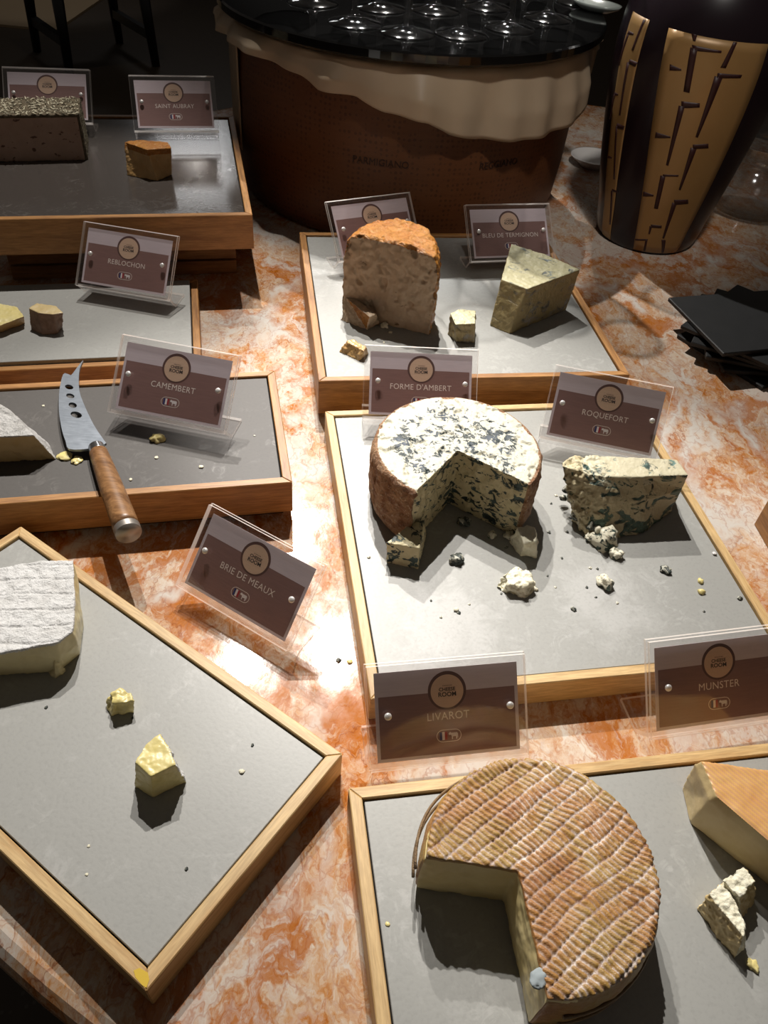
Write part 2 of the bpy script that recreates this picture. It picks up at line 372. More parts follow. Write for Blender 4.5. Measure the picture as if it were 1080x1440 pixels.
def m_livarot():
    t = NT('rind_livarot'); c = t.coord(); a = t.n('ShaderNodeAttribute', _attribute_name='relief')
    n = t.noise(c, 26, 5, .6, .4); n2 = t.noise(c, 240, 4, .7)
    warm = t.ramp(n, [(.30, (.30, .12, .04)), (.45, (.37, .18, .045)), (.57, (.34, .205, .05)), (.72, (.38, .245, .07))])
    pink = t.ramp(t.noise(c, 34, 4, .6), [(.35, (.15, .06, .03)), (.65, (.32, .185, .11))])
    cc = t.mix(t.ramp(a.outputs['Fac'], [(.22, g3(1)), (.6, g3(0))]).outputs[0], warm, pink)
    wh = t.math('MULTIPLY', t.ramp(n2, [(.40, g3(0)), (.56, g3(1))]).outputs[0], t.ramp(a.outputs['Fac'], [(.25, g3(1)), (.6, g3(.10))]).outputs[0])
    cc = t.mix(t.math('MULTIPLY', wh, t.ramp(t.noise(c, 18, 3), [(.42, g3(.3)), (.58, g3(1))]).outputs[0]), cc, (.62, .55, .50))
    return t.bsdf(cc, .5, t.bump(n2, .6, .0014))
m_livarot()
m_rind('rind_livarot_side', [(.20, .08, .03), (.40, .18, .06), (.48, .25, .09), (.34, .14, .07)], 60, .55, .9, .003)
def m_munster():
    t = NT('rind_munster'); c = t.coord(); a = t.n('ShaderNodeAttribute', _attribute_name='relief'); n = t.noise(c, 40, 5, .6)
    w = t.ramp(n, [(.3, (.58, .28, .08)), (.55, (.64, .37, .12)), (.75, (.66, .46, .20))])
    cc = t.mix(t.ramp(a.outputs['Fac'], [(.1, g3(.75)), (.6, g3(0))]).outputs[0], w.outputs[0], (.52, .26, .16))
    return t.bsdf(cc, .42, t.bump(n, .3, .001))
m_munster()
m_rind('reed', [(.10, .06, .03), (.22, .14, .07), (.30, .20, .10)], 200, .6)
# background materials
def m_parm():
    t = NT('parmesan_rind'); s = t.n('ShaderNodeSeparateXYZ', Vector=t.n('ShaderNodeTexCoord').outputs['Object'])
    u = t.math('MULTIPLY', t.math('ARCTAN2', s.outputs[1], s.outputs[0]), .24); cv = t.n('ShaderNodeCombineXYZ', X=u, Y=s.outputs[2])
    n = t.noise(t.coord((6, 6, 40)), 6, 5); v = t.voro(cv, 150, 'F1', .25); d = t.ramp(v, [(.22, g3(1)), (.36, g3(0))])
    ms = t.ramp(t.noise(cv, 55, 2), [(.45, g3(0)), (.52, g3(1))]); dd = t.math('MULTIPLY', d.outputs[0], ms.outputs[0])
    cc = t.mix(n, (.105, .034, .010), (.155, .056, .017)); cc = t.mix(t.math('MULTIPLY', dd, .6), cc, (.045, .014, .005))
    return t.bsdf(cc, .5, t.bump(dd, -.5, .0015))
m_parm(); plain('rind_letter', (.035, .013, .006), .6)
def m_cloth():
    t = NT('parchment'); n = t.noise(t.coord(), 22, 4); n2 = t.noise(t.coord((1, 1, .4)), 300, 2)
    tr = t.n('ShaderNodeBsdfTranslucent', Color=(.55, .42, .28)); b = t.n('ShaderNodeBsdfPrincipled'); t.set(b.inputs['Base Color'], t.mix(n, (.56, .43, .29), (.64, .52, .38)))
    b.inputs['Roughness'].default_value = .32; t.set(b.inputs['Normal'], t.bump(n2, .1, .0005))
    m = t.n('ShaderNodeMixShader'); m.inputs[0].default_value = .3; t.set(m.inputs[1], b); t.set(m.inputs[2], tr); t.t.links.new(m.outputs[0], t.out.inputs[0])
m_cloth(); plain('black_glass', (.004, .004, .004), .07)
plain('vase_glaze', (.009, .004, .007), .28)
def m_gold():
    t = NT('vase_gold'); n = t.noise(t.coord(), 30, 4); return t.bsdf(t.mix(n, (.29, .165, .058), (.35, .21, .08)), t.ramp(n, [(.3, g3(.3)), (.7, g3(.45))]).outputs[0], Metallic=.15)
m_gold(); plain('vase_stroke', (.03, .006, .006), .5)
def m_slate():
    t = NT('slate_plate'); n = t.noise(t.coord(), 40, 6, .6); return t.bsdf(t.mix(n, (.005, .006, .007), (.013, .014, .015)), .5, t.bump(n, .3, .001))
m_slate(); plain('white_china', (.72, .70, .68), .15); plain('red_plastic', (.35, .015, .02), .4); plain('grey_china', (.30, .33, .31), .2)
def m_floor():
    t = NT('floor_dark'); n = t.noise(t.coord(), 25, 6, .7); s = t.voro(t.coord(), 60); k = t.ramp(s, [(.1, g3(1)), (.2, g3(0))])
    return t.bsdf(t.mix(t.math('MULTIPLY', k.outputs[0], .4), t.mix(n, (.028, .018, .011), (.05, .035, .02)), (.11, .10, .09)), .45)
m_floor(); plain('lit_floor_tan', (.30, .22, .13), .5); plain('black_metal', (.006, .006, .006), .4); plain('wall_dark', (.02, .017, .015), .8); plain('table_under', (.015, .012, .01), .7)

# ------------------------------------------------------------------ setting
obj('floor', box('floor', -7, 7, -3, 9, -.80, -.75), MATS['floor_dark'], kind='structure')
obj('wall_back', box('wall_back', -7, 7, 9, 9.1, -.75, 2.6), MATS['wall_dark'], kind='structure')
fl = obj('lit_floor_patch_1', box('lit_floor_patch_1', -.9, .42, -.9, .9, 0, .012), MATS['lit_floor_tan'], kind='structure'); fl.location = (-2.45, 5.6, -.75)  # tan slab laid on the dark floor, its colour standing in for lit floor

# marble table
TC = (.23, .86); TR_ = .85
tb = empty('marble_table', (TC[0], TC[1], -.75), label='round table with an orange and white veined marble top', cat='table')
prof = [(TR_-.02, .715)] + [(TR_-.014+.014*math.sin(a), .7325-.0175*math.cos(a)) for a in np.linspace(0, math.pi, 9)]
prof = [(TR_-.014, .715)]+[(TR_-.014+.0175*math.sin(a), .7325-.0175*math.cos(a)) for a in np.linspace(.2, math.pi, 10)]
top = obj('tabletop', lathe('tabletop', prof, 160), MATS['marble'], tb)
obj('pedestal', lathe('pedestal', [(.40, 0), (.40, .02), (.10, .06), (.09, .5), (.14, .66), (.45, .714)], 48), MATS['table_under'], tb, smooth=True)

# ------------------------------------------------------------------ trays
def rail_mesh(L, w, t):
    # local x along length, y inward 0..w, mitred ends, top at z=0
    v = [(-L/2, 0, -t), (L/2, 0, -t), (L/2-w, w, -t), (-L/2+w, w, -t), (-L/2, 0, 0), (L/2, 0, 0), (L/2-w, w, 0), (-L/2+w, w, 0)]
    f = [(3, 2, 1, 0), (4, 5, 6, 7), (0, 1, 5, 4), (1, 2, 6, 5), (2, 3, 7, 6), (3, 0, 4, 7)]
    return bevel(mesh('rail', v, f), .0006, 1)
def tray(corner, which, yaw, sx, sy, ztop, thick, insert, label, wood='pine_light', proud=0.0, w=.0075, foot=0.0, group='wooden cheese trays'):
    ex = np.array([math.cos(yaw), math.sin(yaw)]); ey = np.array([-math.sin(yaw), math.cos(yaw)])
    sgn = {'BL': (1, -1), 'FL': (1, 1), 'FR': (-1, 1), 'BR': (-1, -1)}[which]
    c = np.array(corner[:2]) + ex*sgn[0]*sx/2 + ey*sgn[1]*sy/2
    t = empty('cheese_tray', (c[0], c[1], ztop-thick), yaw, label=label, cat='tray', group=group)
    for L, rz, loc in ((sx, 0, (0, -sy/2)), (sx, math.pi, (0, sy/2)), (sy, math.pi/2, (sx/2, 0)), (sy, -math.pi/2, (-sx/2, 0))):
        o = obj('rail', rail_mesh(L, w, thick-foot), MATS[wood], t); o.location = (*loc, thick); o.rotation_euler = (0, 0, rz)
    g = w+.0012; zi = thick-.002+proud
    me = box('insert_panel', -sx/2+g, sx/2-g, -sy/2+g, sy/2-g, thick-.008, zi, .0004, 1)
    obj('insert_panel', me, MATS[insert], t)
    obj('base_board', box('base_board', -sx/2+w, sx/2-w, -sy/2+w, sy/2-w, 0 if not foot else 0, thick-.009), MATS['gap_black'], t)
    t['zi'] = 0; del t['zi']
    return t, ztop-.002+proud
R = math.radians
tA, zA = tray(at(482, 1060, .026), 'BR', R(-31.3), .316, .162, .026, .026, 'grey_laminate', 'grey-topped half-width wooden tray set askew at the lower left, holding the large white wedge')
tC, zC = tray(at(457, 578, .026), 'BL', R(12.6), .314, .314, .026, .026, 'grey_laminate_smeared', 'square grey-topped wooden tray holding the blue-veined cheeses in the middle')
tD, zD = tray(at(490, 1108, .026), 'BL', R(12.3), .314, .314, .026, .026, 'grey_laminate', 'square grey-topped wooden tray at the bottom right under the ridged orange wheel')
tB, zB = tray(at(448, 536, .045), 'FL', R(11.7), .314, .314, .045, .045, 'grey_laminate', 'square grey-topped wooden tray in front of the big dark cheese wheel', wood='pine_warm', foot=.006)
tE, zE = tray(at(411, 678, .042), 'FR', R(14.8), .316, .160, .042, .042, 'dark_slate', 'dark slate-topped wooden tray under the perforated knife', wood='pine_warm', foot=.008)
tF, zF = tray(at(283, 508, .024), 'FR', R(14.9), .316, .168, .024, .024, 'grey_laminate', 'grey slab-topped wooden tray at the left, below the raised tray', wood='pine_warm', proud=.006)
tG, zG = tray(at(355, 302, .098), 'FR', R(15.5), .318, .318, .098, .040, 'gloss_slate', 'raised dark slate-topped wooden tray at the top left', wood='pine_warm')
st_ = [(.1570, -.0798), (.1545, -.0803), (.1490, -.0798), (.1460, -.0783), (.1475, -.0757), (.1525, -.0747), (.1555, -.0765)]
so_ = obj('yellow_stain', mesh('yellow_stain', [(x_, y_, 0) for x_, y_ in st_][::-1], [tuple(range(7))]), MATS['yellow_stain'], tA)
so_.location = (0, 0, .0262)
# crate that lifts the far left tray
cr_ = empty('riser_crate', tG.location, R(15.5), label='slatted wooden crate lifting the dark tray at the top left', cat='crate'); cr_.location.z = 0; cr_.location.x += .004; cr_.location.y += .022
hx, hy, zt = .130, .125, .0575
for i in range(3):
    z0 = .0006+i*.0192; z1 = z0+.0165
    for sx_ in (-1, 1):
        o = obj('slat', box('slat', -hx, hx, -.004, .004, z0, z1, .0006, 1), MATS['crate_wood'], cr_); o.location = (0, sx_*(hy-.004), 0)
        o = obj('slat', box('slat', -hy+.008, hy-.008, -.004, .004, z0, z1, .0006, 1), MATS['crate_wood'], cr_); o.location = (sx_*(hx-.004), 0, 0); o.rotation_euler = (0, 0, math.pi/2)
for sx_ in (-1, 1):
    for sy_ in (-1, 1):
        obj('corner_post', box('corner_post', sx_*(hx-.016)-.008, sx_*(hx-.016)+.008, sy_*(hy-.016)-.008, sy_*(hy-.016)+.008, 0, zt-.0005), MATS['crate_wood'], cr_)

# ------------------------------------------------------------------ name cards
PW, PH, ZF = .104, .067, .016
def text_mesh(s, size, extr=.0, spacing=1.0, bold=0.0):
    c = bpy.data.curves.new('txt', 'FONT'); c.body = s; c.size = size; c.align_x = 'CENTER'; c.align_y = 'CENTER'; c.extrude = extr; c.offset = bold; c.space_character = spacing; c.resolution_u = 3
    o = bpy.data.objects.new('txt', c); COL.objects.link(o); dg = bpy.context.evaluated_depsgraph_get()
    me = bpy.data.meshes.new_from_object(o.evaluated_get(dg)); bpy.data.objects.remove(o); bpy.data.curves.remove(c); me.name = 'lettering'; return me
def disc_me(r, n=40, cx=0, cy=0, z=0):
    return mesh('disc', [(cx+r*math.cos(2*math.pi*k/n), cy+r*math.sin(2*math.pi*k/n), z) for k in range(n)], [tuple(range(n))])
def acrylic_box(name, x0, x1, y0, y1, z0, z1):
    me = mesh(name, *box_vf(x0, x1, y0, y1, z0, z1)); me.materials.append(MATS['acrylic']); me.materials.append(MATS['acrylic_edge'])
    for p in me.polygons:
        if abs(p.normal.z) < .5: p.material_index = 1
    return me
COW = [(-.5, .12), (-.42, .22), (-.30, .26), (-.2, .2), (.42, .2), (.5, .1), (.5, -.2), (.44, -.2), (.43, .0), (.4, -.1), (.4, -.3), (.3, -.3), (.28, -.08), (-.05, -.1), (-.06, -.3), (-.15, -.3), (-.17, -.06), (-.25, .05), (-.4, .03)]
def pill(r, hw, n=10):
    P = []
    for k in range(n+1): a = -math.pi/2+math.pi*k/n; P.append((hw+r*math.cos(a), r*math.sin(a)))
    for k in range(n+1): a = math.pi/2+math.pi*k/n; P.append((-hw+r*math.cos(a), r*math.sin(a)))
    return P
_shared = {}
def shared(key, fn):
    if key not in _shared: _shared[key] = fn()
    return _shared[key]
def sign(x, y, z, yaw, tilt, name, label):
    t = empty('name_card_holder', (x, y, z), R(yaw), label=label, cat='name card', group='acrylic cheese name cards')
    def M(me): return me
    rot = (math.pi/2-R(tilt), 0, 0)        # local panel frame: x right, y up the panel, z out of the face
    def put(nm, me, mat, parent, off=(0, 0, 0), **kw):
        o = obj(nm, me, mat, parent, **kw)
        if parent is t: o.location = (0, 0, ZF); o.rotation_euler = rot
        return o
    put('front_sheet', shared('fs', lambda: acrylic_box('front_sheet', -PW/2, PW/2, 0, PH, 0, .0028)), None, t)
    put('back_sheet', shared('bs', lambda: acrylic_box('back_sheet', -PW/2-.0006, PW/2+.0006, 0, PH+.001, -.0035, -.0007)), None, t)
    cw, ch, cy0 = PW-.010, PH-.0095, .0045
    card = put('card', shared('cd', lambda: box('card', -cw/2, cw/2, cy0, cy0+ch, -.00055, -.00025)), MATS['card_pale'], t)
    def sub(nm, me, mat, dz): 
        o = obj(nm, me, mat, card); o.location = (0, 0, dz); return o
    m = .0022; hb = ch*.27
    sub('brown_field', shared('bf', lambda: mesh('brown_field', [(-cw/2+m, cy0+m, 0), (cw/2-m, cy0+m, 0), (cw/2-m, cy0+ch-hb, 0), (-cw/2+m, cy0+ch-hb, 0)], [(0, 1, 2, 3)])), MATS['card_brown'], -.00020)
    yc = cy0+ch-.0148
    sub('logo_ring', shared('lr', lambda: disc_me(.0126, 40, 0, yc)), MATS['card_ring'], -.00015)
    sub('logo_disc', shared('ld', lambda: disc_me(.0108, 40, 0, yc-.0004)), MATS['card_logo'], -.00010)
    def logo():
        a = text_mesh('CHEESE', .0032, 0, 1.0, .00008); b = text_mesh('ROOM', .0040, 0, 1.0, .0001)
        V, Fc = [], []
        for me, dy in ((a, .0008), (b, -.0025)):
            n = len(V); V += [(v.co.x, v.co.y+yc+dy, 0) for v in me.vertices]; Fc += [tuple(i+n for i in p.vertices) for p in me.polygons]
        for k in range(8):
            n = len(V); xx = -.0028+k*.0008; V += [(xx, yc+.0030, 0), (xx+.0004, yc+.0030, 0), (xx+.0004, yc+.0036, 0), (xx, yc+.0036, 0)]; Fc.append((n, n+1, n+2, n+3))
        return mesh('logo_lettering', V, Fc)
    sub('logo_lettering', shared('lg', logo), MATS['print_dark'], -.00005)
    if name:
        me = text_mesh(name, .0072, 0, 1.06)
        for v in me.vertices: v.co.x *= .93; v.co.y += cy0+ch*.455
        sub('lettering', me, MATS['print_pale'], -.00010)
    yp = cy0+ch*.235
    def ring():
        A, B = pill(.0040, .0042), pill(.0036, .0042); n = len(A)
        return mesh('emblem_outline', [(x, y+yp, 0) for x, y in A+B], [(i, (i+1) % n, n+(i+1) % n, n+i) for i in range(n)])
    sub('emblem_outline', shared('eo', ring), MATS['print_pale'], -.00010)
    q = lambda x0, x1: mesh('flag_stripe', [(x0, yp-.0026, 0), (x1, yp-.0026, 0), (x1, yp+.0026, 0), (x0, yp+.0026, 0)], [(0, 1, 2, 3)])
    for k, mt in enumerate(('print_blue', 'print_white', 'print_red')):
        sub('flag_stripe', shared('f%d' % k, lambda: q(-.0062+k*.0017, -.0062+(k+1)*.0017)), MATS[mt], -.00010)
    sub('cow_emblem', shared('cow', lambda: mesh('cow_emblem', [(x*.0062+.0028, y*.0085+yp, 0) for x, y in COW], [tuple(range(len(COW)))])), MATS['print_white'], -.00010)
    for sx_ in (-1, 1):
        o = put('pin', shared('pin', lambda: lathe('pin', [(.0024, .0028), (.0024, .0036), (.0019, .0043), (.0008, .0045)], 20)), MATS['pin_metal'], t, smooth=True)
        o.location = (sx_*(PW/2-.0125)+(.001 if sx_ > 0 else 0), math.sin(R(tilt))*PH*.52, ZF+math.cos(R(tilt))*PH*.52)
    # one bent sheet: foot running back, short riser leaning forward to the panel
    def foot():
        path = [(.0400, .0015), (.0180, .0015), (.0145, .0022), (.0125, .0042), (.0035, .0150)]
        V, Fc = [], []; th = .0028
        for i, (yy, zz) in enumerate(path):
            a = np.array(path[max(i-1, 0)]); b = np.array(path[min(i+1, len(path)-1)]); d = (b-a)/np.linalg.norm(b-a); nn = np.array([-d[1], d[0]])*th/2
            for s_ in (1, -1):
                for sx_ in (-1, 1): V.append((sx_*PW/2, yy+nn[0]*s_, max(0.0, zz+nn[1]*s_)))
        for i in range(len(path)-1):
            b = i*4; n = b+4
            Fc += [(b, b+1, n+1, n), (b+2, n+2, n+3, b+3), (b, n, n+2, b+2), (b+1, b+3, n+3, n+1)]
        Fc += [(0, 2, 3, 1), (len(V)-4, len(V)-3, len(V)-1, len(V)-2)]
        me = fixn(mesh('foot', V, Fc)); me.materials.append(MATS['acrylic']); me.materials.append(MATS['acrylic_edge'])
        for p in me.polygons:
            if abs(p.normal.x) > .7 or len(me.polygons)-p.index <= 2: p.material_index = 1
        return me
    obj('foot', shared('foot', foot), None, t)
    return t
sign(.0584, .2455, 0, 12.3, 43.2, 'LIVAROT', 'clear acrylic name card standing between the middle and bottom right trays, behind the ridged wheel')
sign(.2435, .2905, 0, 14.6, 39.5, 'MUNSTER', 'clear acrylic name card cut by the right edge of the photo, behind the orange wedge')
sign(-.1044, .3438, 0, -28.2, 41.5, 'BRIE DE MEAUX', 'clear acrylic name card standing askew on bare marble beside the white wedge tray')
sign(-.1918, .5094, zE, -8.1, 43.5, 'CAMEMBERT', 'clear acrylic name card on the dark tray beside the knife')
sign(-.3008, .7325, zF, -7.2, 39.0, 'REBLOCHON', 'clear acrylic name card on the grey slab below the raised tray')
sign(.1858, .5509, zC, -9.8, 39.2, 'ROQUEFORT', 'clear acrylic name card behind the crumbling blue-veined block')
sign(.0242, .5676, zC, 5.4, 43.9, "FORME D'AMBERT", 'clear acrylic name card half hidden by the round blue-veined cheese')
sign(-.3088, 1.0201, zG, 16.1, 40.3, 'SAINT AUBRAY', 'clear acrylic name card at the back of the raised dark tray beside the small cube')
sign(-.467, 1.0069, zG, 12.2, 44.0, None, 'clear acrylic name card half hidden behind the herb-crusted block')
sign(-.0324, .8441, zB, 28.4, 41.5, None, 'clear acrylic name card half hidden behind the tall orange-rind half cheese')
sign(.122, .8652, zB, 15.7, 47.0, 'BLEU DE TERMIGNON', 'dim clear acrylic name card in shadow behind the mottled yellow wedge')
# ------------------------------------------------------------------ cheeses
def outline(pts, step):
    out = []; n = len(pts)
    for i in range(n):
        a, b = np.array(pts[i], float), np.array(pts[(i+1) % n], float); m = max(1, int(np.linalg.norm(b-a)/step))
        out += [a+(b-a)*k/m for k in range(m)]
    return out
def chunk(name, label, cat, top, bot, specs, cls, voxel=.0010, amp=.0008, freq=120, group=None, mid=None, relief=None, smooth=2, amp2=None, post=None):
    """top / bot: world polygons (x,y,z) of equal length"""
    top = [np.array(p, float) for p in top]; bot = [np.array(p, float) for p in bot]
    z0 = min(p[2] for p in bot); c = np.mean(bot, axis=0)
    secs = [bot, top] if mid is None else [bot]+mid+[top]
    v, f = loft_vf(secs); V, N, Q = remesh(v, f, voxel, smooth)
    C0, n0 = fcn(V, Q); k = cls(C0, n0) if cls else np.zeros(len(Q), int)
    a = amp if np.isscalar(amp) else amp(V)
    V = V+N*(fbm(V, freq, 3)*a)[:, None]
    if amp2: V = V+N*(amp2(V, N))[:, None]
    rel = None
    if relief is not None:
        d, rel = relief(V, N); V = V+N*d[:, None]
    if post: V = post(V)
    V[:, 2] = np.maximum(V[:, 2], z0)
    t = empty(name, (c[0], c[1], z0), 0, label=label, cat=cat, group=group)
    split_parts(V-np.array([c[0], c[1], z0]), Q, k, specs, t, rel); return t
up = lambda C, n: n[:, 2] > .55
# --- ridged orange wheel with a quarter cut out
LC = np.array((.1005, .1650)); LR = .0632; LZ = zD+.0445
ap = at(730, 1224, LZ)[:2]
a1, a2 = R(181), R(268)
sec = []
for zf, rf in ((0, .955), (.12, .985), (.35, 1.0), (.65, 1.0), (.86, .985), (.96, .955), (1.0, .915)):
    P = []
    for k in range(121):
        a = a2-2*math.pi+(a1+2*math.pi-a2)*k/120; a = a2+(2*math.pi-(a2-a1))*k/120
        P.append((LC[0]+LR*rf*math.cos(a), LC[1]+LR*rf*math.sin(a), zD+zf*.0445))
    P.append((ap[0], ap[1], zD+zf*.0445)); sec.append(P)
bd = (at(850, 1105, LZ)-at(720, 1215, LZ))[:2]; bd /= np.linalg.norm(bd); bn = np.array((-bd[1], bd[0]))
def liv_relief(V, N):
    q = V[:, :2]-LC; wob = pn(V, 45, 3)*.0022+pn(V, 120, 14)*.0007
    u = q@bd+wob; v = q@bn+pn(V, 26, 5)*.0026+pn(V, 90, 15)*.0006
    band = np.abs(((v/.0083) % 1)-.5)*2            # 1 at groove
    groove = np.clip((band-.72)/.28, 0, 1)**1.5
    jit = pn(np.c_[v*0+np.floor(v/.0083)*.37, v*0, v*0], 1, 9)*.5
    fine = .5+.5*np.sin(2*np.pi*((u+.25*v)/.0033+jit+pn(V, 50, 8)*.6))
    topm = np.clip((N[:, 2]-.5)/.3, 0, 1); str_ = .55+.45*np.clip(pn(V, 22, 12)+.5, 0, 1)
    h = (fine*.75*(1-groove)+.25*(1-groove))
    d = topm*((h-.55)*.0019*str_+np.clip((np.linalg.norm(q, axis=1)/LR-.86)/.08, 0, 1)*.0012) + (fbm(V, 70, 3, 4)*.0006)
    d = np.where(N[:, 2] < -.5, 0, d)
    return d, np.clip(h*topm+(1-topm)*.6, 0, 1)
def liv_cls(C, n):
    q = C[:, :2]-LC; r = np.linalg.norm(q, axis=1); a = np.arctan2(q[:, 1], q[:, 0]) % (2*np.pi)
    e1 = np.array((math.cos(a1), math.sin(a1))); e2 = np.array((math.cos(a2), math.sin(a2)))
    cut = ((n[:, :2]@np.array((-e1[1], e1[0])) > .6) | (n[:, :2]@np.array((e2[1], -e2[0])) > .6) | (n[:, :2]@((e1+e2)/np.linalg.norm(e1+e2)) > .75)) & (r < LR*.965) & (np.abs(n[:, 2]) < .6) & (a > a1-.25) & (a < a2+.25)
    cut |= (r < LR*.3) & (np.abs(n[:, 2]) < .5)
    cut &= C[:, 2] < zD+.0425
    return np.where(cut, 1, 0)
def liv_post(V):
    q = V[:, :2]-LC; r = np.linalg.norm(q, axis=1); a = np.arctan2(q[:, 1], q[:, 0]) % (2*np.pi); V = V.copy()
    # soft paste bulging out of the cut under the rind
    zf = (V[:, 2]-zD)/.0445; inn = (r < LR*.97) & (a > a1-.35) & (a < a2+.35)
    e1 = np.array((math.cos(a1), math.sin(a1))); nrm1 = np.array((e1[1], -e1[0]))*-1
    m = np.where(inn, np.sin(np.clip(zf, 0, 1)*np.pi)*.0022, 0); dirc = np.array((-.7, -.7))
    V[:, :2] += m[:, None]*dirc
    return V
lw = chunk('ridged_cheese', 'ridged orange washed-rind cheese wheel with a quarter cut out, bottom right tray', 'cheese', sec[-1], sec[0],
           [('rind', MATS['rind_livarot'], None), ('paste', MATS['paste_livarot'], 'pale yellow cut paste')], liv_cls, .00075, .0003, 90, mid=sec[1:-1], relief=liv_relief, smooth=1, post=liv_post)
# reed strips round the wheel
def tube(name, pts, rad, mat, parent, n=8, flat=1.0, **kw):
    P = [np.array(p, float) for p in pts]; V, Fc = [], []
    for i, p in enumerate(P):
        d = P[min(i+1, len(P)-1)]-P[max(i-1, 0)]; d /= np.linalg.norm(d)+1e-9
        s_ = np.cross(d, (0, 0, 1)); s_ = s_/np.linalg.norm(s_) if np.linalg.norm(s_) > 1e-6 else np.array((1., 0, 0)); w_ = np.cross(s_, d)
        r = rad[i] if hasattr(rad, '__len__') else rad
        for k in range(n):
            a = 2*math.pi*k/n; V.append(p+s_*math.cos(a)*r+w_*math.sin(a)*r*flat)
    for i in range(len(P)-1):
        for k in range(n):
            k2 = (k+1) % n; Fc.append((i*n+k, i*n+k2, (i+1)*n+k2, (i+1)*n+k))
    Fc += [tuple(range(n-1, -1, -1)), tuple((len(P)-1)*n+k for k in range(n))]
    return obj(nm_(name), fixn(mesh(name, V, Fc)), mat, parent, smooth=True, **kw)
nm_ = lambda s: s
lo = np.array(lw.location)
for zz, r0 in ((.026, .0005), (.014, .0005)):
    P = []
    for k in range(60):
        a = R(180.5)-R(262)*k/59; loose = .0032*math.exp(-((k-7)/7.0)**2)
        P.append(np.array((LC[0]+(LR+r0+loose)*math.cos(a), LC[1]+(LR+r0+loose)*math.sin(a), zD+zz+.001*math.sin(k*.4)))-lo)
    tube('reed_strip', P, .0009, MATS['reed'], lw, 6, 2.2)
# small blue-mould fleck on the cut corner
def nug(name, px, z, size, mat, label, cat='crumb', group=None, flat=.7, seed=0, freq=160, amp=.35, parent=None, top=True, n=None):
    p = at(px[0], px[1], z); p = np.array(p)
    bm = bmesh.new(); bmesh.ops.create_icosphere(bm, subdivisions=3 if size > .003 else 2, radius=size)
    V = np.array([v.co[:] for v in bm.verts]); d = V/size
    k = 1+amp*fbm(d+seed*3.7, 1.3, 3, seed); V = V*k[:, None]*np.array((1, .85, flat)); V[:, 2] = np.maximum(V[:, 2], -size*flat*.45); V[:, 2] += size*flat*.45
    ang = seed*1.7; c_, s_ = math.cos(ang), math.sin(ang); V[:, :2] = V[:, :2]@np.array(((c_, s_), (-s_, c_)))
    for v, q in zip(bm.verts, V): v.co = q
    me = bpy.data.meshes.new(name); bm.to_mesh(me); bm.free()
    o = obj(name, me, MATS[mat], None, smooth=True, label=label, cat=cat, group=group); o.location = p; return o
# --- orange wedge at the right edge
zt = zD+.036
bl, fl_, = at(979, 1069, zt), at(1001, 1121, zt); fr = at(1080, 1189, zt); br = at(1080, 1083, zt)
ef = (fr-fl_); ef /= np.linalg.norm(ef); eb = br-bl; eb /= np.linalg.norm(eb)
T = [bl, fl_, fl_+ef*.12, bl+eb*.11]
b0, b1 = at(958, 1108, zD), at(970, 1158, zD)
e2_ = at(1080, 1244, zD)-b1; e2_ /= np.linalg.norm(e2_)
Bt = [b0, b1, b1+e2_*.125, b0+eb*.125]
T2 = [p*.96+np.mean(T, 0)*.04+np.array((0, 0, .0025)) for p in T]
M1 = [p+(np.array((0, 0, -.004))) for p in T]
def mun_rel(V, N):
    q = V[:, :2]-np.array(fl_[:2]); u = q@np.array((-ef[1], ef[0])); tm = np.clip((N[:, 2]-.6)/.3, 0, 1)
    s_ = .5+.5*np.sin(2*np.pi*u/.0026+pn(V, 60, 2)*.8); return tm*(s_-.5)*.00055, np.where(tm > .2, s_*.9, .8)
nT = np.cross(fl_-bl, T[2]-bl); ncut = np.array((-1., 0, 0)); 
ncut[:2] = [-(b1-b0)[1], (b1-b0)[0]]; ncut /= np.linalg.norm(ncut)
if ncut[0] > 0: ncut = -ncut
nfr = np.array((-ef[1], ef[0])); nfr = nfr if nfr[1] < 0 else -nfr
chunk('cheese_wedge', 'smooth orange-rind cheese wedge cut off by the right edge, bottom right tray', 'cheese', T2, Bt,
      [('rind', MATS['rind_munster'], None), ('paste', MATS['paste_cream'], 'pale cut face')], lambda C, n: np.where((n[:, :2]@nfr > .55) & (np.abs(n[:, 2]) < .75) | (n@ncut > .7), 1, 0),
      .0009, .0005, 60, mid=[M1], relief=mun_rel, smooth=5)
wp = [('paste', MATS['paste_white'], None), ('rind', MATS['paste_cream'], 'yellow rind side')]
zt = zD+.017
chunk('cheese_piece', 'pale crumbly cheese stick lying beside the orange wedge', 'cheese', [at(*p, zt) for p in ((997, 1257), (1018, 1240), (1047, 1292), (1046, 1318))], [at(*p, zD) for p in ((979, 1279), (1010, 1262), (1048, 1330), (1033, 1350))],
      wp, lambda C, n: np.where((n[:, 0] < -.3) & (n[:, 2] < .5), 1, 0), .0006, .0011, 260, group='loose cheese pieces')
chunk('cheese_piece', 'pale crumbly cheese cube touching the orange wedge', 'cheese', [at(*p, zD+.02) for p in ((1016, 1238), (1046, 1217), (1062, 1238), (1040, 1262))], [at(*p, zD) for p in ((1022, 1268), (1050, 1246), (1062, 1268), (1042, 1292))],
      wp, lambda C, n: np.where((n[:, 0] > .6), 1, 0), .0006, .0011, 260, group='loose cheese pieces')
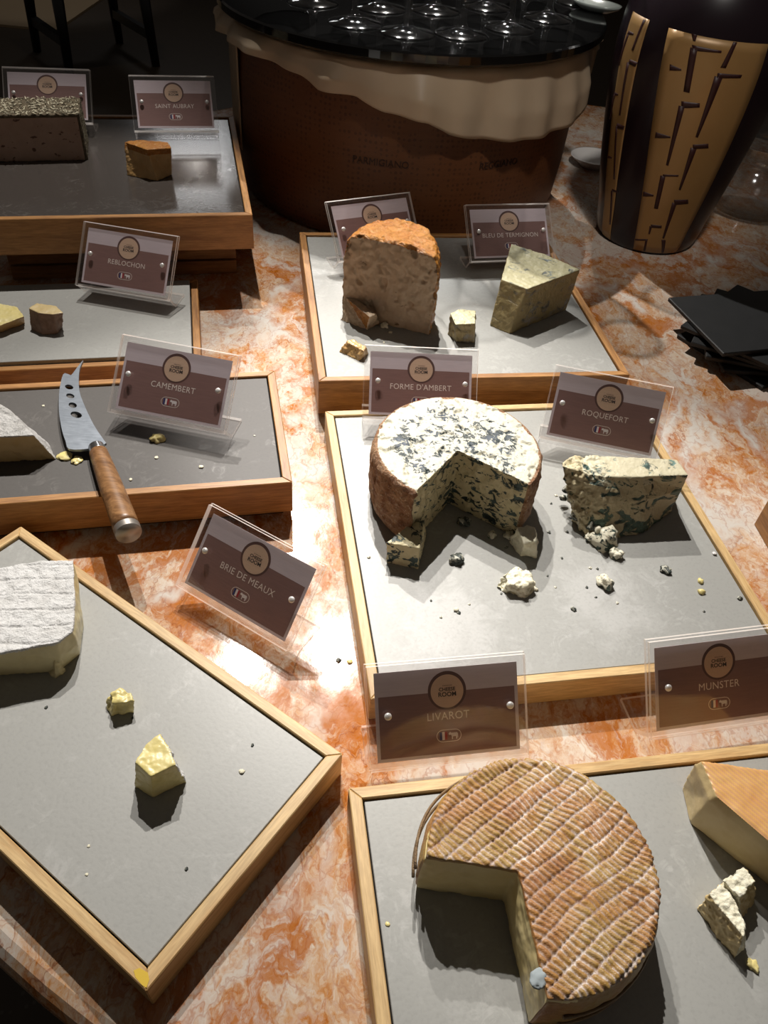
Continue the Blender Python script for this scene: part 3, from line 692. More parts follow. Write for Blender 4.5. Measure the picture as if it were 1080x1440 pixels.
# --- round blue-veined cheese with a wedge cut out
FZ = .083; FC = np.array((.0541, .4844)); FR_ = .0690
na, nl, nr = at(643.6, 633, FZ)[:2], at(598, 677, FZ)[:2], at(711, 663, FZ)[:2]
al = math.atan2(*(nl-FC)[::-1]) % (2*math.pi); ar = math.atan2(*(nr-FC)[::-1]) % (2*math.pi)
sec = []
for zf, rf in ((0, .93), (.06, .975), (.2, 1.0), (.8, 1.005), (.93, .99), (.985, .965), (1.0, .93)):
    P = []
    for k in range(121):
        a = ar+((al-ar) % (2*math.pi))*k/120; P.append((FC[0]+FR_*rf*math.cos(a), FC[1]+FR_*rf*math.sin(a), zC+zf*(FZ-zC)))
    P.append((na[0], na[1], zC+zf*(FZ-zC))); sec.append(P)
dl = (nl-na)/np.linalg.norm(nl-na); dr = (nr-na)/np.linalg.norm(nr-na)
nl_ = np.array((-dl[1], dl[0])); nl_ = nl_ if nl_@dr > 0 else -nl_      # left cut faces the notch
nr_ = np.array((-dr[1], dr[0])); nr_ = nr_ if nr_@dl > 0 else -nr_
def fo_cls(C, n):
    q = C[:, :2]-na; dL = np.abs(q@nl_); dR = np.abs(q@nr_)
    r = np.linalg.norm(C[:, :2]-FC, axis=1)
    cut = (((dL < .004) & (n[:, :2]@nl_ > .5) & (q@dl > -.002)) | ((dR < .004) & (n[:, :2]@nr_ > .5) & (q@dr > -.002))) & (r < FR_*.955)
    k = np.where(cut, 2, 0); return np.where((n[:, 2] > .6) & (r < FR_*.945) & (C[:, 2] > FZ-.004) & ~cut, 1, k)
def fo_amp(V, N):
    side = np.clip(1-np.abs(N[:, 2])*1.6, 0, 1); topm = np.clip((N[:, 2]-.6)*3, 0, 1)
    pit = np.clip(fbm(V*np.array((1, 1, 1.5)), 95, 3, 21)-.22, 0, .3)
    return side*(fbm(V, 100, 4, 6)*.0016)-topm*pit*.006+topm*fbm(V, 60, 2, 3)*.0006
chunk('round_blue_cheese', 'round blue-veined cheese with a wedge cut out, brown crusty sides, middle tray', 'cheese', sec[-1], sec[0],
      [('rind', MATS['rind_fourme'], 'rough brown rind'), ('top_face', MATS['blue_top'], None), ('cut_face', MATS['blue_cut'], None)], fo_cls, .0009, .0002, 120, mid=sec[1:-1], amp2=fo_amp, smooth=1, relief=lambda V, N: (np.zeros(len(V)), np.linalg.norm(V[:, :2]-FC, axis=1)/FR_))
# its small wedge
bw = [('paste', MATS['blue_cut'], None), ('rind', MATS['paste_amber'], 'tan rind end')]
chunk('blue_cheese_wedge', 'small blue-veined wedge in front of the round blue cheese', 'cheese', [at(*p, zC+.022) for p in ((543, 763), (575, 738), (597, 730), (590, 771))], [at(*p, zC) for p in ((543, 791), (572, 768), (600, 752), (588, 801))],
      bw, lambda C, n: np.where((n[:, 0] < -.5) | ((n[:, 1] > .4) & (n[:, 2] < .5)), 1, 0), .0006, .0006, 200, group='loose cheese pieces')
# --- crumbling blue block
zt = zC+.047
RT_ = [at(*p, zt) for p in ((789, 655), (800, 642), (830, 640), (952, 646), (968, 668), (905, 670), (848, 670), (820, 664))]
RB_ = [at(*p, zC) for p in ((806, 735), (812, 702), (845, 690), (945, 690), (945, 722), (905, 752), (850, 762), (822, 758))]
RM_ = [.38*np.array(a)+.62*np.array(b) for a, b in zip(RB_, RT_)]
RM_[5] = RM_[5]+np.array((.001, -.002, 0)); RM_[6] = RM_[6]+np.array((0, -.002, 0))
def rq_amp(V, N):
    x = V[:, 0]; low = np.clip(1-(V[:, 2]-zC)/.04, 0, 1); left = np.clip((.185-x)/.03, 0, 1); m = np.clip(left*.9+low*.35, 0, 1)
    vor = np.abs(pn(V, 150, 31))
    return m*(fbm(V, 170, 3, 8)*.0022-vor*.0014)-.001*low*(N[:, 1] < 0)
rq = chunk('blue_cheese_block', 'crumbling blue-green veined cheese block on the right of the middle tray', 'cheese', RT_, RB_,
      [('paste', MATS['blue_roq'], None), ('top_face', MATS['blue_roq_top'], None)], lambda C, n: np.where((n[:, 2] > .5) & (C[:, 2] > zt-.007) & (C[:, 0] > .158), 1, 0), .0007, .0004, 120, mid=[RM_], amp2=rq_amp, smooth=6)
for i, (px, py, dz, s_) in enumerate(((797, 690, .018, .0042), (803, 705, .012, .0040), (812, 716, .012, .0042), (808, 728, .006, .0040), (818, 738, .004, .0045), (800, 676, .026, .0034), (830, 742, .006, .0046), (822, 722, .014, .0040), (840, 748, .006, .0048), (792, 702, .006, .0034), (828, 757, .0, .0045), (846, 760, .002, .0050))):
    o = nug('crumb', (px, py), zC+dz, s_, 'blue_crumb' if i % 3 else 'blue_crumb_dark', None, None, None, .85, 100+i, amp=.5)
    o.parent = rq; o.location = Vector(o.location)-Vector(rq.location)
GC = 'crumbs on the grey trays'
for i, (px, py, s_, lab) in enumerate(((848, 757, .0125, 'largest lump of blue crumbs fallen in front of the crumbling block'),)):
    nug('blue_crumb_pile', (px, py+6), zC, s_, 'blue_crumb', lab, 'crumb', None, .8, 3, amp=.5)
nug('blue_crumb', (850, 822), zC, .0062, 'blue_crumb', 'blue-grey crumb standing just below the crumbled lump', 'crumb', GC, .9, 5, amp=.5)
nug('blue_crumb', (866, 782), zC, .0055, 'blue_crumb', 'blue crumb in the shadow of the crumbling block', 'crumb', GC, .8, 6, amp=.5)
nug('blue_crumb', (936, 803), zC, .0045, 'blue_crumb_dark', 'dark flat crumb right of the crumbled lump', 'crumb', GC, .5, 7, amp=.5)
nug('blue_crumb', (642, 788), zC, .0058, 'blue_crumb_dark', 'dark blue crumb below the notch of the round blue cheese', 'crumb', GC, .7, 8, amp=.6)
nug('blue_crumb', (652, 735), zC, .0055, 'blue_crumb_dark', 'dark crumb in the shadowed notch of the round blue cheese', 'crumb', GC, .6, 9, amp=.6)
nug('blue_crumb', (692, 754), zC, .0038, 'blue_crumb', 'small pale crumb beside the white chunk', 'crumb', GC, .8, 10, amp=.5)
nug('blue_crumb', (716, 756), zC, .0048, 'blue_crumb', 'mottled crumb leaning on the white chunk', 'crumb', GC, .8, 11, amp=.5)
nug('blue_crumb', (985, 818), zC, .0028, 'paste_yellow', 'upper pale crumb of the row near the right rail', 'crumb', GC, .6, 12, amp=.5)
nug('blue_crumb', (986, 834), zC, .0030, 'paste_yellow', 'lower pale crumb of the row near the right rail', 'crumb', GC, .6, 13, amp=.5)
nug('blue_crumb', (1004, 779), zC, .0020, 'white_china', 'tiny white crumb near the right rail of the middle tray', 'crumb', GC, .6, 14)
nug('blue_crumb', (1040, 842), zC, .0022, 'blue_crumb_dark', 'tiny dark crumb closest to the right rail of the middle tray', 'crumb', GC, .6, 15)
for i, (px, py, s_) in enumerate(((641, 858, .0022), (645, 862, .0014), (806, 857, .0024), (620, 868, .0012), (772, 749, .0016), (790, 785, .0012), (830, 799, .0014), (840, 800, .0012), (770, 810, .0010), (781, 826, .0010), (712, 770, .0016), (705, 835, .001), (519, 784, .0014), (797, 748, .0014), (775, 708, .0012), (782, 697, .0014), (825, 826, .0012), (838, 840, .001), (868, 848, .0011), (990, 860, .0011), (606, 845, .001), (660, 850, .001))):
    nug('cheese_speck', (px, py), zC, s_, 'blue_crumb_dark' if i % 3 else 'blue_crumb', 'one of the tiny specks scattered over the middle tray', 'crumb', 'specks on the middle tray', .5, 20+i, amp=.5)
wc = [('paste', MATS['paste_white'], None), ('rind', MATS['paste_cream'], None)]
chunk('cheese_chunk', 'white chunk lying right below the round blue cheese', 'cheese', [at(*p, zC+.019) for p in ((728, 742), (742, 738), (753, 741), (753, 762), (737, 764))], [at(*p, zC) for p in ((714, 762), (735, 755), (756, 762), (755, 785), (732, 782))],
      wc, lambda C, n: np.where(n[:, 1] > .6, 1, 0), .0006, .0013, 150, group='loose cheese pieces')
chunk('rind_scrap', 'curled cream rind scrap in the middle of the middle tray', 'cheese', [at(*p, zC+.009) for p in ((708, 806), (722, 799), (740, 802), (748, 818), (738, 824), (716, 822))], [at(*p, zC) for p in ((697, 826), (716, 816), (742, 812), (754, 830), (742, 843), (712, 836))],
      wc, lambda C, n: np.where(C[:, 1] > 10, 1, 0), .0005, .0022, 160, group='loose cheese pieces', amp2=lambda V, N: np.clip(pn(V, 110, 3), -.5, .5)*.003)
# --- tall half cheese with shiny orange rind
L0, R0 = np.array((-.0655, .7345)), np.array((.0292, .7110)); hz = .086
du = (R0-L0); Ln = np.linalg.norm(du); du /= Ln; dn = np.array((-du[1], du[0]))
def half(sc, z, drop):
    P = []; c = (L0+R0)/2
    for k in range(41):
        a = math.pi*k/40; r = Ln/2*sc; q = c+du*math.cos(a)*r+dn*math.sin(a)*r*1.35+dn*(1-sc)*.012
        P.append((q[0], q[1], z))
    return P
ms = [half(s_, zB+z, 0) for z, s_ in ((.01, 1.0), (.045, 1.015), (.068, 1.0), (.078, .965), (.084, .88))]
def tom_cls(C, n): return np.where((n[:, :2]@(-dn) > .6) & (np.abs((C[:, :2]-L0)@dn) < .011) & (C[:, 2] < zB+.083), 1, 0)
def tom_post(V):
    V = V.copy(); u = (V[:, :2]-L0)@du/Ln; k = np.clip((V[:, 2]-zB)/hz, 0, 1)
    V[:, 2] += k**3*(.006-.022*np.clip(u-.55, 0, 1)**1.5-.016*np.clip(.18-u, 0, 1)); return V
chunk('half_cheese', 'tall half cheese with glossy orange rind and pitted tan cut face, back tray', 'cheese', half(.70, zB+hz, 0), half(.97, zB, 0),
      [('rind', MATS['rind_orange'], None), ('paste', MATS['paste_tan'], 'tan cut face')], tom_cls, .0009, .0017, 110, mid=ms, smooth=2, post=tom_post,
      amp2=lambda V, N: -np.clip(fbm(V, 75, 2, 17)-.42, 0, .3)*.010*(N[:, :2]@(-dn) > .6))
tp = [('paste', MATS['paste_tan'], None), ('rind', MATS['rind_orange'], 'orange rind edge')]
chunk('cheese_piece', 'broken tan piece leaning at the foot of the tall half cheese', 'cheese', [at(*p, zB+.022) for p in ((486, 418), (500, 420), (530, 442), (520, 446))], [at(*p, zB) for p in ((478, 450), (492, 444), (534, 456), (516, 464))],
      tp, lambda C, n: np.where(n[:, 0] < -.75, 1, 0), .0006, .0010, 180, group='loose cheese pieces')
chunk('rind_scrap', 'small orange rind scrap behind the upper middle name card', 'cheese', [at(*p, zB+.011) for p in ((486, 480), (497, 477), (515, 488), (512, 494))], [at(*p, zB) for p in ((477, 495), (500, 488), (518, 498), (505, 508))],
      [('rind', MATS['paste_amber'], None)], None, .0006, .0010, 200, group='loose cheese pieces')
nug('cheese_speck', (541, 459), zB, .0045, 'paste_white', 'white crumbs beside the broken tan piece', 'crumb', GC, .7, 51, amp=.6)
nug('cheese_speck', (549, 468), zB, .0020, 'paste_white', 'tiny white crumb below the tall half cheese', 'crumb', GC, .6, 52)
nug('cheese_speck', (540, 482), zB, .0014, 'paste_white', 'loose white speck near the rear edge of the upper middle name card', 'crumb', GC, .6, 53)
chunk('cheese_cube', 'small mottled cheese cube between the half cheese and the yellow wedge', 'cheese', [at(*p, zB+.022) for p in ((633, 440), (648, 434), (669, 437), (668, 455), (640, 456))], [at(*p, zB) for p in ((630, 470), (644, 461), (668, 466), (667, 482), (642, 482))],
      [('paste', MATS['blue_bleu_top'], None), ('side', MATS['blue_bleu_side'], None)], lambda C, n: np.where(n[:, 2] > .5, 0, 1), .0006, .0010, 160, group='loose cheese pieces')
# --- mottled yellow wedge
zt = zB+.047
bt = [at(*p, zt) for p in ((705, 392), (719, 343), (768, 358), (816, 379), (742, 406))]
bb = [np.array((p[0], p[1], zB)) for p in bt]
bb[0] = at(689, 458, zB); bb[4] = at(716, 470, zB); bb[3] = at(796, 436, zB)
bb[1] = np.array((bt[1][0]-.002, bt[1][1]+.004, zB)); bb[2] = np.array((bt[2][0]-.002, bt[2][1]+.004, zB))
chunk('cheese_wedge', 'mottled yellow wedge with faint blue marbling on the back tray', 'cheese', bt, bb,
      [('rind', MATS['blue_bleu_side'], 'brownish mottled side'), ('top_face', MATS['blue_bleu_top'], None)], lambda C, n: np.where(n[:, 2] > .55, 1, 0), .0008, .0007, 110, smooth=3)
# --- herb-crusted block on the raised tray
g0, g1 = at(0, 228, zG), at(124, 225, zG); gd = (g1-g0); gd /= np.linalg.norm(gd); gn = np.array((-gd[1], gd[0], 0))
A_ = g1-gd*.155; hG = .052
gt = [A_, g1, g1+gn*.058, A_+gn*.058]
lift = lambda P, z: [p+np.array((0, 0, z)) for p in P]
chunk_g = chunk('herb_cheese_block', 'tall tan block with herb-crusted rind on the raised dark tray', 'cheese', lift(gt, hG), gt,
      [('rind', MATS['rind_ash'], 'dark herb-coated rind'), ('paste', MATS['paste_truffle'], None)], lambda C, n: np.where((n@(-gn) > .6) & (C[:, 2] < zG+hG-.0035) & ((C-g1)@gd < -.003), 1, 0), .0010, .0006, 120, smooth=3,
      amp2=lambda V, N: np.where(N[:, 2] > .4, fbm(V, 260, 2, 4)*.0012, 0))
V, Fc = [], []; Vd, Fd = [], []
lo = np.array(chunk_g.location)
for i in range(1500):
    u, w = random.random(), random.random()
    side = random.random() < .18
    p = A_+gd*(.155*u)+gn*(.058*w)+np.array((0, 0, hG+.0008)) if not side else g1+gn*(.058*w)+gd*.0006+np.array((0, 0, hG*(.1+.9*u)))
    L_, a, w2 = random.uniform(.0012, .0034), random.uniform(0, 6.28), random.uniform(.0004, .0008)
    d = np.array((math.cos(a), math.sin(a), random.uniform(-.2, .5))) if not side else np.array((0, math.cos(a), math.sin(a))); s_ = np.cross(d, (0, 0, 1)) if not side else np.cross(d, (1, 0, 0)); s_ = s_/np.linalg.norm(s_)
    q = [p-d*L_-lo, p+s_*w2+np.array((0, 0, .0004))-lo, p+d*L_-lo, p-s_*w2-lo]
    VV, FF = (V, Fc) if random.random() < .6 else (Vd, Fd)
    n = len(VV); VV += q; FF += [(n, n+1, n+2, n+3)]
obj('herb_coating', mesh('herb_coating', V, Fc), MATS['herb_flake'], chunk_g, kind='stuff')
obj('herb_coating', mesh('herb_coating', Vd, Fd), MATS['herb_flake_dark'], chunk_g, kind='stuff')
zt = zG+.034
chunk('cheese_cube', 'amber cheese cube with glossy top on the raised dark tray', 'cheese', [at(*p, zt) for p in ((174, 199), (196, 196), (236, 199), (241, 208), (206, 210))], [at(*p, zG) for p in ((178, 247), (200, 241), (234, 240), (242, 246), (222, 255))],
      [('paste', MATS['paste_amber'], None), ('rind', MATS['rind_orange'], 'glossy orange top')], lambda C, n: np.where(C[:, 2] > zt-.007, 1, 0), .0007, .0007, 130, group='loose cheese pieces')
# --- pieces on the grey slab
chunk('cheese_piece', 'brown-rind cheese piece with a pale top on the grey slab', 'cheese', [at(*p, zF+.022) for p in ((40, 433), (52, 426), (78, 430), (89, 440), (76, 442), (55, 440))], [at(*p, zF) for p in ((44, 464), (56, 456), (80, 455), (89, 460), (80, 470), (60, 471))],
      [('rind', MATS['rind_brown'], None), ('paste', MATS['paste_cream'], 'pale cut top')], lambda C, n: np.where((n[:, 2] > .5), 1, 0), .0007, .0006, 130, group='loose cheese pieces')
chunk('cheese_piece', 'yellow cheese slice cut by the left edge on the grey slab', 'cheese', [at(*p, zF+.012) for p in ((-30, 432), (-5, 426), (24, 432), (34, 445), (0, 458), (-28, 456))], [at(*p, zF) for p in ((-30, 445), (-5, 440), (26, 444), (36, 455), (2, 468), (-28, 468))],
      [('paste', MATS['paste_yellow'], None), ('rind', MATS['paste_amber'], None)], lambda C, n: np.where((n[:, 2] > .45), 0, 1), .0007, .0008, 120, group='loose cheese pieces')
# --- white half wheel on the dark tray
zt = zE+.028
ct = [at(*p, zt) for p in ((-95, 612), (-80, 560), (-20, 556), (12, 574), (36, 600), (48, 612), (0, 614))]
cb = [at(*p, zE) for p in ((-95, 650), (-80, 600), (-20, 590), (40, 600), (70, 625), (79, 646), (0, 650))]
chunk('white_half_wheel', 'bloomy white half wheel cut by the left edge on the dark tray', 'cheese', ct, cb,
      [('rind', MATS['rind_camembert'], None), ('paste', MATS['paste_camembert'], 'amber cut face')], lambda C, n: np.where((n[:, 1] < -.45) & (n[:, 2] < .55) & (C[:, 2] < zt-.001), 1, 0), .0008, .0007, 130, smooth=5)
nug('cheese_crumb', (92, 643), zE, .0060, 'paste_yellow', 'flat yellow crumb touching the tip of the white half wheel', 'crumb', 'crumbs on the dark tray', .3, 61, amp=.4)
nug('cheese_crumb', (108, 648), zE, .0050, 'paste_yellow', 'flat yellow crumb under the heel of the knife blade', 'crumb', 'crumbs on the dark tray', .3, 62, amp=.4)
nug('cheese_crumb', (221, 619), zE, .0058, 'paste_yellow', 'yellow crumb in front of the name card on the dark tray', 'crumb', 'crumbs on the dark tray', .6, 63, amp=.6)
for i, (px, py, s_) in enumerate(((61, 571, .0014), (220, 644, .0018), (283, 657, .0022), (184, 675, .0016), (358, 613, .001))):
    nug('cheese_speck', (px, py), zE, s_, 'paste_white', 'one of the tiny white specks on the dark tray', 'crumb', 'specks on the dark tray', .5, 70+i)
# --- large white wedge
zt = zA+.030
wt = [at(*p, zt) for p in ((-150, 830), (0, 797), (60, 788), (103, 787), (105, 845), (102, 888), (80, 903), (0, 918), (-150, 950))]
wb = [at(*p, zA) for p in ((-150, 880), (0, 850), (60, 842), (112, 838), (118, 880), (112, 920), (84, 945), (0, 950), (-150, 985))]
wm = [.5*a+.5*b+np.array((.0015, -.001, 0)) for a, b in zip(map(np.array, wt), map(np.array, wb))]
def br_cls(C, n): return np.where((n[:, 2] < .5) & (C[:, 2] < zt-.002) & ((n[:, 1] < -.35) | (n[:, 0] > .4)), 1, 0)
def br_amp(V, N):
    tm = np.clip((N[:, 2]-.5)*3, 0, 1); q = V[:, :2]
    ux = q[:, 0]*.98+q[:, 1]*.17; uy = q[:, 1]*.98-q[:, 0]*.17
    s_ = np.abs((((uy+pn(V, 30, 3)*.002)/.013) % 1)-.5)*2; s2 = np.abs((((ux+pn(V, 40, 6)*.002)/.0095) % 1)-.5)*2
    return tm*(-np.clip((s_-.85)/.15, 0, 1)*.0010-np.clip((s2-.8)/.2, 0, 1)*.0004+fbm(V, 150, 3, 9)*.0006)
chunk('white_cheese_wedge', 'large bloomy white wedge with oozing yellow sides at the left edge', 'cheese', wt, wb,
      [('rind', MATS['rind_white'], 'white bloomy rind'), ('paste', MATS['paste_brie'], 'pale yellow oozing side')], br_cls, .0008, .0005, 90, mid=[wm], amp2=br_amp, smooth=2)
chunk('cheese_drip', 'drip of soft paste at the front corner of the large white wedge', 'cheese', [at(*p, zA+.014) for p in ((70, 917), (80, 914), (86, 924), (76, 930))], [at(*p, zA) for p in ((58, 938), (76, 928), (92, 944), (78, 954))],
      [('paste', MATS['paste_brie'], None)], None, .0006, .0012, 150)
chunk('soft_cheese_lump', 'soft pale yellow lump left of centre on the askew tray', 'cheese', [at(*p, zA+.013) for p in ((154, 975), (168, 969), (184, 974), (187, 984), (174, 988), (158, 988))], [at(*p, zA) for p in ((150, 990), (168, 980), (186, 988), (189, 1004), (176, 1003), (158, 1006))],
      [('paste', MATS['paste_yellow'], None)], None, .0006, .0020, 130, group='loose cheese pieces')
zt = zA+.026
st = [at(*p, zt) for p in ((190, 1072), (204, 1046), (225, 1032), (236, 1050), (247, 1075), (212, 1092))]
sb = [at(*p, zA) for p in ((189, 1107), (205, 1078), (230, 1062), (250, 1078), (263, 1100), (215, 1121))]
sm = [.5*np.array(a)+.5*np.array(b) for a, b in zip(st, sb)]
chunk('cheese_slice', 'small white-rind wedge with buttery yellow paste on the askew tray', 'cheese', st, sb,
      [('paste', MATS['paste_yellow'], None), ('rind', MATS['rind_white'], 'white bloomy rind')], lambda C, n: np.where((n[:, 2] < .75) & ((n[:, 0] > .72) | (n[:, 0] < -.72)), 1, 0), .0006, .0006, 130, mid=[sm], group='loose cheese pieces',
      amp2=lambda V, N: np.where(N[:, 0] > .6, fbm(V, 200, 2, 3)*.0012, 0))
for i, (px, py, s_) in enumerate(((65, 995, .0012), (340, 1085, .0018), (186, 1010, .001), (122, 1230, .001), (262, 1222, .0012), (125, 1190, .001), (355, 1048, .0012))):
    nug('cheese_speck', (px, py), zA, s_, 'paste_white' if i % 2 else 'blue_crumb_dark', 'one of the tiny specks on the askew tray', 'crumb', 'specks on the askew tray', .5, 80+i)
nug('cheese_speck', (476, 929), 0, .0022, 'blue_crumb_dark', 'dark speck on bare marble left of the middle tray', 'crumb', GC, .6, 90)
nug('cheese_speck', (492, 931), 0, .0022, 'paste_yellow', 'olive speck on bare marble left of the middle tray', 'crumb', GC, .5, 91)
nug('cheese_speck', (1058, 1358), zD, .0032, 'paste_yellow', 'yellow crumb below the pale cheese stick', 'crumb', GC, .4, 92, amp=.6)
nug('mould_fleck', (757, 1376), LZ-.0012, .0046, 'mould', 'blue-grey mould fleck on the cut corner of the ridged wheel', 'mould', None, .28, 93, amp=.3)
nug('cheese_speck', (545, 1300), zD, .0014, 'paste_yellow', 'tiny yellow speck left of the ridged wheel', 'crumb', GC, .4, 94)
# ------------------------------------------------------------------ knife
kz = zE+.0062
kn = empty('cheese_knife', at(140, 640, kz), 0, label='cheese knife with four-hole forked blade and round wooden handle on the dark tray', cat='knife'); klo = np.array(kn.location)
ol = [(117.7, 509), (113.5, 519), (111.5, 532), (112.5, 553), (120, 574), (133, 601), (147, 622), (148, 627), (123, 634), (98, 634), (93, 623), (88, 608), (84.5, 588), (83.5, 570), (84.5, 550), (89.6, 529), (97, 529), (101, 530), (108, 521)]
ol = smooth_curve(ol, 3, True)
O2 = [at(p[0], p[1], kz) for p in ol]
holes = [((98, 547), 6, 3.2), ((99.6, 559.5), 6, 3.2), ((103, 572.5), 6, 3.6), ((108, 586), 8.2, 4.2)]
def blade():
    bm = bmesh.new(); edges = []
    def loop(P):
        vs = [bm.verts.new(p-klo) for p in P]; return [bm.edges.new((vs[i], vs[(i+1) % len(vs)])) for i in range(len(vs))]
    edges += loop(O2)
    for (cx, cy), rx, ry in holes:
        P = [(cx+rx*math.cos(a)*.97-ry*math.sin(a)*.2, cy+ry*math.sin(a)+rx*math.cos(a)*.22) for a in np.linspace(0, 2*math.pi, 18, endpoint=False)]
        edges += loop([at(x, y, kz) for x, y in P])
    bmesh.ops.triangle_fill(bm, edges=edges, use_beauty=True)
    r = bmesh.ops.extrude_face_region(bm, geom=list(bm.faces)); bmesh.ops.translate(bm, verts=[e for e in r['geom'] if isinstance(e, bmesh.types.BMVert)], vec=(0, 0, .0022))
    bmesh.ops.recalc_face_normals(bm, faces=bm.faces); me = bpy.data.meshes.new('blade'); bm.to_mesh(me); bm.free(); return me
obj('blade', blade(), MATS['blade_steel'], kn)
h0 = at(136.5, 631, kz+.001)-klo; h1 = at(181, 750, kz+.004)-klo
hd = h1-h0; HL = np.linalg.norm(hd); hd /= HL
def ktube(nm, t0, t1, r0, r1, mat, bulge=0, n=16):
    pts = [h0+hd*HL*(t0+(t1-t0)*k/n) for k in range(n+1)]; rad = [r0+(r1-r0)*k/n+bulge*math.sin(math.pi*k/n) for k in range(n+1)]
    return tube(nm, pts, rad, MATS[mat], kn, 24)
def handle(nm, t0, t1, r0, r1, mat, bulge=0):
    o = ktube(nm, t0, t1, r0, r1, mat, bulge); return o
handle('ferrule', -.02, .055, .0066, .0074, 'steel')
handle('handle', .055, .945, .0074, .0098, 'wood_handle', .0006)
handle('end_cap', .945, 1.0, .0099, .0097, 'cap_steel')

# ------------------------------------------------------------------ big wheel, cloth, disc, glasses
WC = np.array((-.0315, 1.228)); WR = .2385; WZ = .223
pw = [(WR-.012, 0), (WR-.004, .004), (WR, .02), (WR+.004, .07), (WR+.005, .11), (WR+.004, .155), (WR, .20), (WR-.004, .217), (WR-.014, WZ)]
wh = empty('parmesan_wheel', (WC[0], WC[1], 0), 0, label='huge dark brown hard cheese wheel with stamped rind under the black disc', cat='cheese wheel')
obj('wheel_body', lathe('wheel_body', pw, 128), MATS['parmesan_rind'], wh, smooth=True)
def wrap_text(s, size, px, py):
    p = at(px, py, 0); r = FWD+(px-540)/F_PX*RT-(py-720)/F_PX*UP
    for t in np.linspace(.6, 2, 2000):
        q = CAM+r*t
        if np.hypot(*(q[:2]-WC)) < WR+.005: break
    a0 = math.atan2(q[1]-WC[1], q[0]-WC[0]); me = text_mesh(s, size, .0006)
    for v in me.vertices:
        a = a0+v.co.x/(WR+.005); rr = WR+.0052+v.co.z; v.co = (rr*math.cos(a), rr*math.sin(a), q[2]+v.co.y)
    return obj('rind_lettering', me, MATS['rind_letter'], wh)
for s_, px, py in (('PARMIGIANO', 535, 229), ('REGGIANO', 702, 231)): wrap_text(s_, .0118, px, py)
# cloth
low = [(304, 36), (318, 52), (360, 77), (420, 106), (450, 125), (500, 136), (540, 158), (565, 163), (600, 170), (632, 190), (670, 198), (720, 198), (770, 190), (810, 165), (834, 142), (845, 110), (858, 108), (866, 70)]
def hit_cyl(px, py, rad):
    r = FWD+(px-540)/F_PX*RT-(py-720)/F_PX*UP; o = CAM[:2]-WC; d = r[:2]
    a = d@d; b = 2*o@d; c = o@o-rad*rad; D = b*b-4*a*c
    t = (-b-math.sqrt(max(D, 0)))/(2*a); q = CAM+r*t; return math.atan2(q[1]-WC[1], q[0]-WC[0]), q[2]
hits = sorted([hit_cyl(px, py, WR+.022) for px, py in low]); ah = np.array([h[0] for h in hits]); zh = np.array([min(h[1], WZ-.004) for h in hits])
cl = empty('parchment_cloth', (WC[0], WC[1], WZ), 0, label='beige parchment sheet draped over the big dark wheel below the black disc', cat='cloth')
NA, NZ = 220, 16; V, Fc = [], []
angs = np.linspace(ah[0]-.25, ah[-1]+.3, NA)
for a in angs:
    zl = np.interp(a, ah, zh)-WZ if ah[0] <= a <= ah[-1] else -.012
    fold = .004*math.sin(a*13+1.3)+.003*math.sin(a*29)+.0025*math.sin(a*7)
    path = [(WR-.08, .0022), (WR-.02, .0022), (WR+.004, .001)]
    for k in range(NZ): 
        f = (k+1)/NZ; path.append((WR+.0095+(.010+fold)*min(1, f*1.6)+.004*f, .001+(zl-.001)*f))
    for r, z in path: V.append((r*math.cos(a), r*math.sin(a), z))
m_ = NZ+3
for i in range(NA-1):
    for k in range(m_-1): Fc.append((i*m_+k, i*m_+k+1, (i+1)*m_+k+1, (i+1)*m_+k))
co = obj('drape', mesh('drape', V, Fc), MATS['parchment'], cl, smooth=True); sol = co.modifiers.new('thickness', 'SOLIDIFY'); sol.thickness = .0009
# long strip hanging at the left side of the wheel
al_ = hit_cyl(338, 120, WR+.0065)[0]; V, Fc = [], []
for i, a in enumerate(np.linspace(al_-.42, al_-.02, 14)):
    for k in range(9): V.append(((WR+.0075)*math.cos(a), (WR+.0075)*math.sin(a), -.004-k*.155/8))
for i in range(13):
    for k in range(8): Fc.append((i*9+k, i*9+k+1, (i+1)*9+k+1, (i+1)*9+k))
so = obj('hanging_strip', mesh('hanging_strip', V, Fc), MATS['parchment'], cl, smooth=True); sol = so.modifiers.new('thickness', 'SOLIDIFY'); sol.thickness = .0009
DZ = .2315; DR = .2605; DC = np.array((-.029, 1.228))
dk = empty('serving_disc', (DC[0], DC[1], .2265), 0, label='black glossy round board on top of the big dark wheel', cat='board')
obj('board', lathe('board', [(DR-.004, 0), (DR, .003), (DR, .011), (DR-.002, .013)], 128), MATS['black_glass'], dk, smooth=False)
dtop = .2265+.013
gp_ = [(.0320, 0), (.0328, .0008), (.0315, .0018), (.020, .0035), (.008, .0075), (.0042, .014), (.0036, .04), (.0037, .075), (.006, .085), (.014, .093), (.026, .108), (.0325, .130), (.0328, .155), (.029, .190), (.027, .205)]
gi_ = [(.0262, .205), (.0280, .190), (.0318, .155), (.0315, .130), (.0248, .110), (.012, .096), (.002, .0925)]
gme = lathe('glass', gp_+gi_, 32, True, True); gme.materials.append(MATS['clear_glass']); gme.shade_smooth()
spots_ = [(499, 33, 'at the left end of the front row'), (573, 47, 'second from the left in the front row'), (649, 49, 'in the middle of the front row'), (716, 40, 'second from the right in the front row'), (770, 26, 'at the right end of the front row'),
          (536, 12, 'behind the gap of the two leftmost'), (612, 15, 'behind the middle of the front row'), (684, 10, 'behind the right half of the front row'), (812, 4, 'nearest the right rim of the board'), (440, 4, 'farthest to the left on the board'), (740, -8, 'behind the right end of the front row'), (575, -20, 'far side, left of centre'), (648, -24, 'far side, right of centre')]
